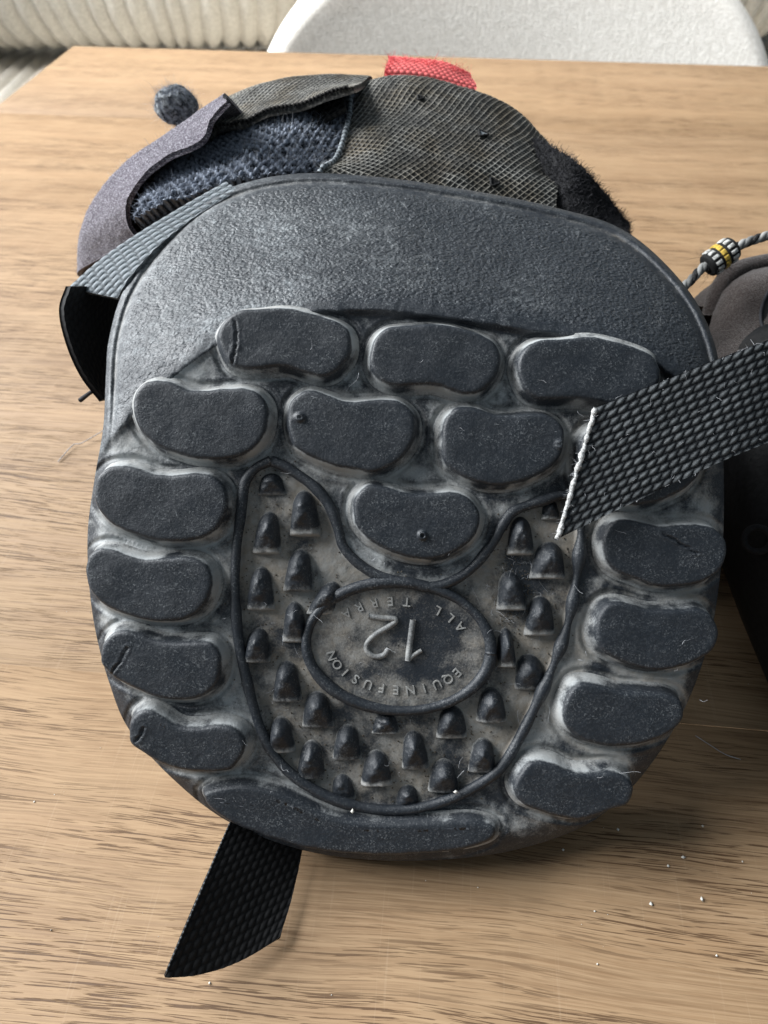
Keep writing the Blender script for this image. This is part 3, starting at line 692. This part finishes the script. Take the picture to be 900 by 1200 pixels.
def knit_pat(a=.0040, b=.0032):
    def f(s, t):
        t = t+.0012*(fbm(s, t, .007, 2, 31)-.5); s = s+.0012*(fbm(s, t, .007, 2, 33)-.5)
        row = np.floor(s/b); fs = s/b-row-.5; tp = t/a+.5*(row % 2); ft = tp-np.floor(tp)-.5
        hole = np.exp(-((fs/.24)**2+(ft/.27)**2)); cell = vnoise(np.floor(tp)+.5, row+.5, 12)
        strand = .72+.28*np.cos(2*np.pi*ft*2)*np.cos(2*np.pi*fs)
        return np.clip(strand-(.95+.5*cell)*hole+.55*(fbm(s, t, .0006, 3, 41)-.5), 0, 1)
    return f

def fine_pat(s, t): return fbm(s, t, .0009, 2, 11)
def ctl(rows, ys):
    return [[PY(p[0], p[1], (p[2] if len(p) > 2 else y)) for p in row] for row, y in zip(rows, ys)]

# inner body of the upper: keeps the boot closed from every side
def body(name, secs, mat, parent, n=72, e=.55):
    """secs: (y, xc, hw, ztop, tilt)"""
    a = np.linspace(0, 2*np.pi, n, endpoint=False); g = []
    for (y, xc, hw, zt, sl) in secs:
        x = hw*np.sign(np.cos(a))*np.abs(np.cos(a))**e; z = zt/2+zt/2*np.sign(np.sin(a))*np.abs(np.sin(a))**e
        g.append(np.stack([xc+x, y+sl*(z-zt/2), z+.0008], -1))
    g = A(g); c0_ = g[0].mean(0); c1_ = g[-1].mean(0); m = len(g)
    v = np.vstack([g.reshape(-1, 3), c0_, c1_]); k = np.arange(n); k2 = (k+1) % n
    caps = np.vstack([np.stack([np.full(n, m*n), k2, k], 1), np.stack([np.full(n, m*n+1), (m-1)*n+k, (m-1)*n+k2], 1)])
    z = np.zeros(len(v))
    return mesh_obj(name, v, [grid_faces(m, n, cv=True), caps], mat, parent, {'pat': z, 'dust': z+.02, 'brown': z+.4, 'grain': z})
body('inner_boot', [(.135, .0, .060, .060, .5), (.150, .0, .066, .070, .55), (.172, -.002, .064, .078, .5), (.200, -.006, .061, .083, .3), (.23, -.010, .057, .084, .15), (.262, -.010, .048, .076, 0), (.285, -.006, .044, .062, 0), (.295, -.006, .030, .04, 0)], M_CORE, boot)

# main woven panel over the heel
rows = [[(374, 214), (440, 220), (540, 234), (600, 244), (652, 254)], [(377, 201), (440, 207), (540, 221), (600, 232), (651, 243)], [(396, 184), (450, 176), (540, 184), (600, 196), (652, 215)],
        [(409, 142), (460, 134), (545, 140), (605, 156), (650, 190)], [(411, 100), (470, 91), (540, 101), (598, 124), (640, 164)]]
cc = ctl(rows, (.198, .199, .211, .231, .254)); cc.append([q+np.array([0, .026, -.016]) for q in cc[-1]]); cc.append([q+np.array([0, .010, -.03]) for q in cc[-1]])
vamp, vg, vn = cloth('heel_panel', patch(cc, 520, 460), rip_pat(), .00045, .0015, M_VAMP, boot, lump=.0016)
# left woven strip
rows = [[(243, 161), (256, 149), (286, 144), (311, 131), (350, 124), (378, 113), (414, 102)], [(247, 146), (258, 135), (292, 124), (325, 114), (360, 107), (390, 101), (424, 98)], [(262, 118), (272, 113), (301, 101), (343, 92), (387, 89), (410, 90), (436, 92)]]
cc = ctl(rows, (.226, .242, .262)); cc.append([q+np.array([0, .022, -.016]) for q in cc[-1]]); cc.append([q+np.array([0, .008, -.03]) for q in cc[-1]])
strip, sg, sn = cloth('top_panel', patch(cc, 200, 330), rip_pat(), .00040, .0016, M_VAMP, boot, lump=.0008)
# torn spacer knit
rows = [[(160, 262), (200, 243), (260, 222), (320, 211, .198), (400, 207, .212)], [(166, 240), (203, 222), (260, 203), (322, 190, .206), (414, 188, .220)], [(176, 222), (213, 200), (262, 182), (325, 163, .216), (424, 150, .232)], [(196, 203), (228, 184), (272, 163), (330, 142, .236), (424, 106, .250)]]
cc = ctl(rows, (.195, .202, .215, .233))
knit, kg, kn = cloth('knit_padding', patch(cc, 260, 380), knit_pat(), .0017, .003, M_KNIT, boot, lump=.004)
# black torn lining in the gap
rows = [[(136, 326, .205), (196, 266, .210), (250, 215), (310, 180), (405, 128)], [(120, 262), (164, 206), (222, 168), (300, 138), (400, 104)]]
cc = ctl(rows, (.226, .240))
cloth('lining', patch(cc, 60, 200), knit_pat(.0030, .0030), .0006, .001, M_LIN, boot)
# purple neoprene collar
rows = [[(158, 276), (150, 262), (149, 238), (166, 208), (197, 183), (236, 165), (247, 140), (266, 118)], [(122, 300), (116, 268), (126, 236), (148, 207), (183, 176), (222, 152), (245, 133), (262, 115)], [(91, 322), (93, 282), (106, 246), (126, 216), (152, 190), (195, 160), (240, 127), (266, 111)]]
cc = ctl(rows, (.206, .216, .228)); cc.append([q+np.array([.004, .014, -.014]) for q in cc[-1]])
cc.append([q+np.array([.008, .006, -.022]) for q in cc[-1]]); cc.append([np.array([q[0]+.004, q[1]-.004, max(.004, q[2]-.028)]) for q in cc[-1]])
neo, ng, nn = cloth('neoprene_collar', patch(cc, 150, 220), fine_pat, .0003, .0013, M_NEO, boot, lump=.0008)
seam('torn_edge', [ng[0, j]+np.array([.0004, -.0006, .0002]) for j in range(0, 220, 12)], .0013, M_BLK, neo, 14, 200) if False else None
# dusty webbing along the rim and its folded end, black with painted inside shade
rows = [[(80, 338, .166), (120, 303, .171), (170, 269, .178), (225, 236, .186), (264, 214, .192)], [(138, 350, .160), (156, 322, .164), (190, 286, .172), (234, 252, .181), (280, 224, .188)]]
cc = ctl(rows, (.18, .18)); g_ = patch(cc, 120, 300); g_ = np.swapaxes(g_, 0, 1)
cloth('side_strap', g_, web_pat(.0026, .0019), .0006, .0012, M_WEBG, boot)
rows = [[(82, 336, .158), (74, 364, .152), (82, 402, .147), (98, 438, .144), (121, 468, .142)], [(142, 334, .182), (140, 370, .176), (136, 402, .168), (132, 436, .160), (128, 470, .154)]]
cc = ctl(rows, (.17, .17)); g_ = np.swapaxes(patch(cc, 110, 240), 0, 1)
so, sgf, snn = cloth('strap_fold', g_, web_pat(.0026, .0021), .0005, .0011, M_WEBD, boot)
# frayed thread end
q = cr_open(A([PY(94, 469, .150), PY(106, 460, .150), PY(121, 451, .152), PY(131, 440, .156)]), 16); tube('loose_thread', q, np.linspace(.0007, .0003, 16), M_HAIRD, boot, 6)
# fluffy lining on the right
rows = [[(615, 240, .212), (668, 256), (705, 268), (736, 278)], [(615, 190, .224), (668, 216), (706, 246), (734, 272)], [(612, 160, .240), (668, 190), (706, 232), (732, 268)]]
cc = ctl(rows, (.198, .208, .218)); cc.append([q+np.array([-.002, .02, -.02]) for q in cc[-1]]); cc.append([np.array([q[0]-.004, q[1]-.004, max(.004, q[2]-.035)]) for q in cc[-1]])
fur, fg, fn_ = cloth('fleece_lining', patch(cc, 80, 80), fine_pat, .001, .003, M_CORE, boot)
r = np.random.default_rng(5); ii = r.integers(0, 44, 5200); jj = r.integers(0, 80, 5200)
tag(adopt_sub(hairs('fleece_pile', fg[ii, jj], fn_[ii, jj]+.7*r.normal(size=(5200, 3)), .0010, .00011, M_HAIRD, fur, 1.2, 3, 3), fur), kind='stuff').matrix_parent_inverse = Matrix()
# red pull loop
rows = [[(450, 92), (480, 93), (515, 98), (557, 107)], [(451, 82), (480, 83), (515, 89), (558, 101)], [(455, 72), (484, 74), (522, 79), (552, 92)]]
cc = ctl(rows, (.262, .264, .270)); cc.append([q+np.array([0, .006, -.001]) for q in cc[-1]]); cc.append([q+np.array([0, .009, -.010]) for q in cc[-2]])
red, rg, rn = cloth('pull_loop', np.swapaxes(patch(cc, 120, 160), 0, 1), web_pat(.0020, .0014), .0006, .0010, M_RED, boot)
r = np.random.default_rng(6); ii = np.r_[r.integers(0, 160, 160), r.integers(0, 12, 80)]; jj = np.r_[r.integers(50, 75, 160), r.integers(0, 70, 80)]
def fuzz(name, root, nrmv, length, rad, mat, par, n, seed, curl=.6, spread=.8):
    rr_ = np.random.default_rng(seed); o = hairs(name, root, nrmv+spread*rr_.normal(size=root.shape), length, rad, mat, None, curl, 4, seed); o.parent = par; o['kind'] = 'stuff'; return o
fuzz('frayed_fibres', rg[ii, jj], rn[ii, jj], .0022, .00007, M_HAIRR, red, 0, 61)
r = np.random.default_rng(8); N = 8000; ii = r.integers(5, 255, N); jj = r.integers(0, 380, N)
fuzz('knit_fluff', kg[ii, jj], kn[ii, jj], .0016, .00005, M_HAIRB, knit, 0, 62, .8, 1.0)
N = 500; ii = r.integers(60, 250, N); jj = r.integers(150, 380, N)
fuzz('pale_fluff', kg[ii, jj], kn[ii, jj], .0026, .00005, M_HAIR, knit, 0, 63, .9, 1.0)
N = 700; ii = r.integers(0, 90, N); jj = r.integers(0, 220, N); ii[:450] = r.integers(56, 72, 450)
fuzz('collar_fibres', ng[ii, jj], nn[ii, jj], .0012, .00005, M_HAIR, neo, 0, 64, .6, 1.0)
# frayed seams of the panels
def seam(name, pts, rad, mat, par, seed, n=220):
    q = cr_open(A(pts), n); rr_ = rad*.8*(1+.22*np.sin(np.arange(n)*1.1)+.35*np.random.default_rng(seed).normal(size=n)*.5)
    o = tube(name, q, rr_, mat, None, 8, {'pat': np.clip(.5+.5*np.sin(np.arange(n)*1.1), 0, 1)}); o.parent = par; return o
seam('frayed_edge', [q+np.array([0, -.0008, .0008]) for q in vg[60::24, 0]][:15], .0008, M_WEBG, vamp, 3)
seam('frayed_edge', [q+np.array([0, -.0008, .0004]) for q in sg[0, ::20]], .0006, M_LIN, strip, 4)
N = 260; ii = r.integers(60, 400, N)
fuzz('edge_fibres', vg[ii, 0], vn[ii, 0], .0018, .00006, M_HAIR, vamp, 0, 65)
# punctures in the heel panel
for (px, py, rr0) in ((565, 158, .0013), (578, 215, .0012), (492, 116, .0009)):
    d2 = np.sum((vg-PY(px, py, .2))**2, -1)
    rayd = RAY(px, py)/np.linalg.norm(RAY(px, py)); rel_ = vg-CAM; dd_ = np.linalg.norm(np.cross(rel_, rayd), axis=-1); ii, jj = np.unravel_index(np.argmin(dd_), dd_.shape)
    c = vg[ii, jj]; nn_ = vn[ii, jj]; t1 = np.cross(nn_, [1, 0, 0]); t1 /= np.linalg.norm(t1); t2 = np.cross(nn_, t1)
    an = np.linspace(0, 2*np.pi, 20); rad_ = rr0*(1+.3*np.sin(an*3)); ring = c+nn_*.0005+rad_[:, None]*(np.cos(an)[:, None]*t1+np.sin(an)[:, None]*t2)
    o = tube('puncture', ring, .00035, M_BLK, None, 6, nrm=nn_); o.parent = vamp
    dsk = np.vstack([ring[:-1]+nn_*.0001, c+nn_*.0003]); k = np.arange(19)
    o = mesh_obj('puncture_plug', dsk, np.stack([k, (k+1) % 19, np.full(19, 19)], 1), M_WEBG if px == 565 else M_BLK, None, {'pat': np.ones(20)*.7}); o.parent = vamp

# pompom of frayed lace behind the collar
pc = PY(207, 124, .246); pr = 24/F*float(np.dot(pc-CAM, W_))
def ball(name, c, r0, mat, parent, amp=.25, seed=3, n=60):
    th = np.linspace(0, np.pi, n)[:, None]; ph_ = np.linspace(0, 2*np.pi, 2*n, endpoint=False)[None]
    d = np.stack([np.sin(th)*np.cos(ph_), np.sin(th)*np.sin(ph_), np.cos(th)+0*ph_], -1)
    rr_ = r0*(1+amp*(fbm(d[..., 0]*3+d[..., 2]*2+9, d[..., 1]*3+d[..., 2]+9, .9, 5, seed)-.5)*2); gg = c+d*rr_[..., None]; gg = gg-.24*((gg-c) @ U_)[..., None]*U_
    return mesh_obj(name, gg.reshape(-1, 3), grid_faces(n, 2*n, cv=True), mat, parent, {'pat': fbm(d[..., 0]*9+30, d[..., 1]*9+d[..., 2]*7+30, 1., 3, seed)}), d
M_POM = m_fabric('frayed_lace', (.010, .011, .013), (.42, .45, .47), .40, .66, .9, 2200)
M_POM2 = m_plain('matted_lace', (.07, .075, .08), .95, 700, .8, .1, .0012, (.36, .385, .40))
pom, pd = ball('lace_knot', pc, pr*.97, M_POM2, boot, .22)
r = np.random.default_rng(12); d = r.normal(size=(3200, 3)); d /= np.linalg.norm(d, axis=1, keepdims=True)
sq = lambda d: d-.24*(d @ U_)[:, None]*U_
fuzz('lace_fluff', pc+sq(d)*pr*.95, d, .0008, .00004, M_HAIRB, pom, 0, 66, 2.2, 1.6)
d = r.normal(size=(420, 3)); d /= np.linalg.norm(d, axis=1, keepdims=True)
fuzz('pale_lace_fluff', pc+sq(d)*pr*.98, d, .0016, .000032, M_HAIR, pom, 0, 67, 2.4, 1.6)
tube('lace', cr_open(A([pc, pc+np.array([.004, -.006, -.012]), PY(240, 150, .236)+np.array([0, 0, -.006])]), 20), .0022, M_POM, boot, 8, {'pat': np.full(20, .5)})

# webbing tongue lying on the table below the toe
tl = [(300, 905), (270, 965), (245, 1023), (219, 1084), (193, 1145)]; tr = [(372, 925), (355, 992), (347, 1030), (338, 1066), (328, 1098)]
zz = [.003, .0035, .0045, .004, .0030]
def Zs(p, z): return PZ(p[0], p[1], z)
left = cr_open(A([Zs(p, z) for p, z in zip(tl, (.011, .013, .014, .012, .0085))]), 260); rightp = cr_open(A([Zs(p, z) for p, z in zip(tr, (.003, .003, .003, .003, .003))]), 260)
tt = np.linspace(0, 1, 130)[None, :, None]
g_ = left[:, None]*(1-tt)+rightp[:, None]*tt
bow = Zs((262, 1134), .0045)-(Zs((193, 1145), .0085)+Zs((328, 1098), .003))/2
g_ = g_+(np.linspace(0, 1, 260)[:, None, None]**6)*(4*tt*(1-tt))*bow
g_[..., 2] = np.maximum(g_[..., 2], .0022)
tongue, tg, tn = cloth('webbing_tongue', g_, web_pat(.0024, .0016), .0004, .0011, M_WEBD, boot)
seam('frayed_edge', [tg[i, 0]+np.array([-.0001, 0, .0002]) for i in range(60, 260, 12)], .00022, M_WEB, tongue, 9, 180)

# ================================================================== SECOND BOOT AT THE RIGHT EDGE
b2 = thing('hoof_boot', 'second dark boot with brown collar cut off by the right picture edge', 'boot', (.17, .13, 0.0))
sh = body('rubber_shell', [(.050, .176, .030, .012, .0), (.062, .172, .062, .024, .2), (.085, .170, .071, .042, .3), (.115, .170, .0735, .056, .35), (.145, .170, .074, .066, .35), (.170, .170, .071, .066, .3), (.19, .17, .065, .06, .2)], M_SHELL, b2, 90, .58)
# rim lip of the shell
a = np.linspace(0, 2*np.pi, 120)
def shell_ring(y, xc, hw, zt, sl, e=.5):
    x = hw*np.sign(np.cos(a))*np.abs(np.cos(a))**e; z = zt/2+zt/2*np.sign(np.sin(a))*np.abs(np.sin(a))**e; z = np.maximum(z, .002)
    return np.stack([xc+x, y+sl*(z-zt/2), z+.0008], -1)
tube('shell_lip', shell_ring(.150, .170, .0745, .067, .35), .0013, M_SHELL, b2, 8, {'dust': 0*a+.3, 'brown': 0*a+.3, 'grain': 0*a}, nrm=(0, 1, 0))
# brown collar
rows = [[(822, 430), (850, 424), (880, 418), (960, 405), (1080, 400)], [(828, 395), (848, 385), (882, 372), (960, 350), (1080, 345)], [(834, 362), (850, 340), (884, 322), (960, 310), (1080, 312)]]
cc = ctl(rows, (.172, .190, .208)); cc.append([q+np.array([.002, .022, -.016]) for q in cc[-1]]); cc.append([q+np.array([.0, .012, -.03]) for q in cc[-1]])
col2, cg, cn = cloth('neoprene_collar', patch(cc, 90, 200), fine_pat, .0003, .002, M_NEOB, b2, lump=.001)
q = cr_open(A([PY(833, 372, .205), PY(840, 345, .21), PY(856, 322, .214), PY(884, 311, .218), PY(940, 304, .222), PY(1060, 304, .226)]), 80)
o = tube('collar_binding', q, .0030, M_NEOB, b2, 12)
body('inner_boot', [(.165, .172, .060, .052, .2), (.2, .172, .060, .05, .1), (.235, .172, .055, .042, 0), (.26, .172, .04, .03, 0)], M_CORE, b2)
# torn hole in the collar
q = [(905, 335), (893, 352), (888, 372), (893, 390), (908, 396), (918, 372), (916, 346)]
qq = cr_closed(A(q), 60); o = A([PY(x, y, .1855+(385-y)*.00030) for x, y in qq])
hole = tube('torn_hole', np.vstack([o, o[:1]])+np.array([0, -.001, .0012]), .0005, M_HAIRD, None, 6); hole.parent = col2
k = np.arange(60); o = mesh_obj('hole_shade_sheet', np.vstack([o, o.mean(0)])+np.array([0, -.0008, .0010]), np.stack([k, (k+1) % 60, np.full(60, 60)], 1), M_BLK, None); o.parent = col2  # black sheet laid on the collar paints the darkness inside the hole
# eyelet on the shell's side
ec = PY(888, 632, .1160)
an = np.linspace(0, 2*np.pi, 49); t1 = np.array([.55, -.55, .3]); t1 /= np.linalg.norm(t1); nrm_ = np.array([-.55, -.6, .58]); nrm_ /= np.linalg.norm(nrm_); t2 = np.cross(nrm_, t1); t2 /= np.linalg.norm(t2); t1 = np.cross(t2, nrm_)
ec2 = ec-nrm_*(-.0006)
ring = ec2+.0031*(np.cos(an)[:, None]*t1+np.sin(an)[:, None]*t2)
tube('eyelet', ring, .0008, M_CORE, b2, 10, {'dust': 0*an+.08, 'brown': 0*an+.6, 'grain': 0*an}, nrm=nrm_)
# buckle strap crossing over the first boot's sole
up_ = [(697, 478, -36), (760, 453, -35), (838, 422, -32), (900, 398, -28), (980, 368, -8), (1050, 345, 30)]
lo_ = [(652, 632, -37), (715, 601, -36), (790, 566, -33), (862, 533, -28), (950, 500, -8), (1030, 475, 30)]
ul = cr_open(A([P(*p) for p in up_]), 420); ll = cr_open(A([P(*p) for p in lo_]), 420); tt = np.linspace(0, 1, 150)[None, :, None]
g_ = ul[:, None]*(1-tt)+ll[:, None]*tt
strap, stg, stn = cloth('buckle_strap', g_, web_pat(.0025, .0021), .0007, .0013, M_WEB, b2)
# melted white cut edge
n = 150; q = stg[0, :, :]-.0003*W_; rr_ = .00052*(1+.55*(fbm(np.arange(n)*1., np.zeros(n), 5, 3, 4)-.5)*2)
q2 = q+np.stack([.0003*(fbm(np.arange(n)*1., np.ones(n)*k_, 5, 2, 14)-.5) for k_ in (1, 5, 9)], 1)
o = tube('melted_cut_edge', q2, rr_, M_CUT, None, 10, nrm=-W_); o.parent = strap
N = 140; r = np.random.default_rng(21); ii = r.integers(0, 420, N); jj = r.integers(0, 150, N); jj[:50] = r.choice([0, 1, 148, 149], 50)
fuzz('strap_lint', stg[ii, jj], stn[ii, jj], .0009, .00005, M_HAIR, strap, 0, 68, 1.0, 1.3)
jj = r.integers(0, 150, 260)
fuzz('cut_fibres', q2[jj], -R_+0*q2[jj], .0007, .00005, M_HAIR, strap, 0, 70, 1.4, 1.2)
# braided cord with woven bead
cp = cr_open(A([PY(770, 362, .185), PY(806, 332, .192), PY(826, 312, .196), PY(862, 290, .200), PY(900, 276, .203), PY(960, 262, .206), PY(1040, 300, .206), PY(1060, 340, .20)]), 260)
for k_ in range(3):
    an = np.arange(260)*.33+k_*2*np.pi/3
    tdir = np.gradient(cp, axis=0); tdir /= np.linalg.norm(tdir, axis=1, keepdims=True); b_ = np.cross(tdir, [0, .3, .95]); b_ /= np.linalg.norm(b_, axis=1, keepdims=True); u_ = np.cross(b_, tdir)
    tube('cord_strand', cp+.0006*(np.cos(an)[:, None]*b_+np.sin(an)[:, None]*u_), .00085, M_CORD, b2, 8, {'pat': np.full(260, (.25, .5, .85)[k_])})
bc = PY(844, 301, .1975); bx = PY(866, 285, .2000)-PY(824, 316, .1955); bx /= np.linalg.norm(bx); bz = np.cross(bx, [0, 1, 0]); bz /= np.linalg.norm(bz); by = np.cross(bz, bx)
dep = float(np.dot(bc-CAM, W_)); BL = 18/F*dep; BR = 14.5/F*dep
xs = np.r_[np.linspace(-1, -1, 2), np.linspace(-1, 1, 40), 1, 1]; rr_ = np.r_[.001, .55, .86+.14*np.sqrt(np.clip(1-np.abs(np.linspace(-1, 1, 40))**8, 0, 1)), .55, .001]
an = np.linspace(0, 2*np.pi, 64, endpoint=False); gg = bc+(xs*BL)[:, None, None]*bx+(rr_*BR)[:, None, None]*(np.cos(an)[None, :, None]*by+np.sin(an)[None, :, None]*bz)
bead = mesh_obj('cord_bead', gg.reshape(-1, 3), grid_faces(len(xs), 64, cv=True), M_BLK, b2)
def bead_tile(name, x0, x1, a0, a1, mat, lift=1.05):
    X = np.linspace(x0, x1, 6)[:, None]; AA = np.linspace(a0, a1, 8)[None]
    bump_ = lift+.05*(1-(np.linspace(-1, 1, 6)[:, None])**4)*(1-np.linspace(-1, 1, 8)[None]**4)-.10*((np.abs(np.linspace(-1, 1, 6))[:, None] > .99) | (np.abs(np.linspace(-1, 1, 8))[None] > .99))
    q = bc+(X*BL+0*AA)[..., None]*bx+BR*bump_[..., None]*(np.cos(AA)[..., None]*by+np.sin(AA)[..., None]*bz)
    o = mesh_obj(name, q.reshape(-1, 3), grid_faces(6, 8), mat, None); o.parent = bead
for k_ in range(12):
    a0 = k_*2*np.pi/12
    bead_tile('white_stitch', -.80, -.30, a0, a0+.36, M_WHITE); bead_tile('white_stitch', .32, .82, a0, a0+.36, M_WHITE)
    bead_tile('yellow_stitch', -.20, .20, a0-.02, a0+.50, M_YEL)
r = np.random.default_rng(31); d = r.normal(size=(300, 3)); d /= np.linalg.norm(d, axis=1, keepdims=True); d = d[(d[:, 2] < -.1)]
fuzz('bead_fluff', bc+d*BR*.98, d, .0030, .00006, M_HAIRD, bead, 0, 69, 1.1, .6)

# ================================================================== SMALL LITTER ON THE TABLE
def strand(label, pts, rad, mat=M_HAIR):
    q = cr_open(A([PZ(x, y, z) for x, y, z in pts]), 40); o = tube('stray_hair', q, rad, mat, None, 6)
    tag(o, label, 'hair', 'stray hairs')
strand('pale stray hair on the wood beside the left edge of the boot sole', [(68, 541, .0004), (85, 522, .001), (96, 519, .0012), (124, 503, .002)], .00016)
strand('fine pale hair in the shaded wood below the second boot', [(815, 862, .0003), (832, 873, .0005), (850, 884, .0004), (868, 890, .0003)], .00009)
r = np.random.default_rng(77); vs = []; fs = []; n0 = 0
oct_f = np.array([(0, 2, 4), (2, 1, 4), (1, 3, 4), (3, 0, 4), (2, 0, 5), (1, 2, 5), (3, 1, 5), (0, 3, 5)])
spots = [(800, 1005, 2.4), (763, 1060, 2.6), (822, 1054, 2.4), (783, 1015, 1.5), (724, 972, 1.6), (660, 996, 1.3), (697, 1068, 1.2), (823, 968, 1.3), (246, 1152, 1.5), (870, 1010, 1.2), (40, 940, 1.2), (60, 1090, 1.0), (840, 1120, 1.2), (560, 1040, 1.0), (700, 1130, 1.1)]
spots += [(r.uniform(0, 900), r.uniform(700, 1190), r.uniform(.3, .7)) for _ in range(28)]
for (x, y, s) in spots:
    c = PZ(x, y, .0); s_ = s*.00022; p = np.array([(-1, 0, .5), (1, 0, .5), (0, -1, .5), (0, 1, .5), (0, 0, 1.2), (0, 0, 0)])*r.uniform(.6, 1.4, (6, 3))*s_
    p[:, 2] = np.abs(p[:, 2]); vs.append(c+p); fs.append(oct_f+n0); n0 += 6
o = mesh_obj('table_crumbs', np.vstack(vs), np.vstack(fs), M_CRUMB, None, smooth=False); tag(o, 'tiny pale crumbs and dust specks on the table top', 'crumbs', None, 'stuff')
# crumbs caught in the tread
def tread_crumb(label, px, py, w, s):
    p = np.array([(-1, 0, 0), (1, 0, 0), (0, -1, 0), (0, 1, 0), (0, 0, 1), (0, 0, -1)])*s*K*np.random.default_rng(int(px)).uniform(.7, 1.3, (6, 3))
    o = mesh_obj('white_crumb', P(px, py, w)+p, oct_f, M_CRUMB, None, smooth=False); tag(o, label, 'crumb')
tread_crumb('white crumb caught at the bottom of the tread panel above the toe bar', 413, 951, -18, 3.0)
tread_crumb('white crumb stuck on the right lower ridge of the tread panel', 534, 928, -12, 3.0)
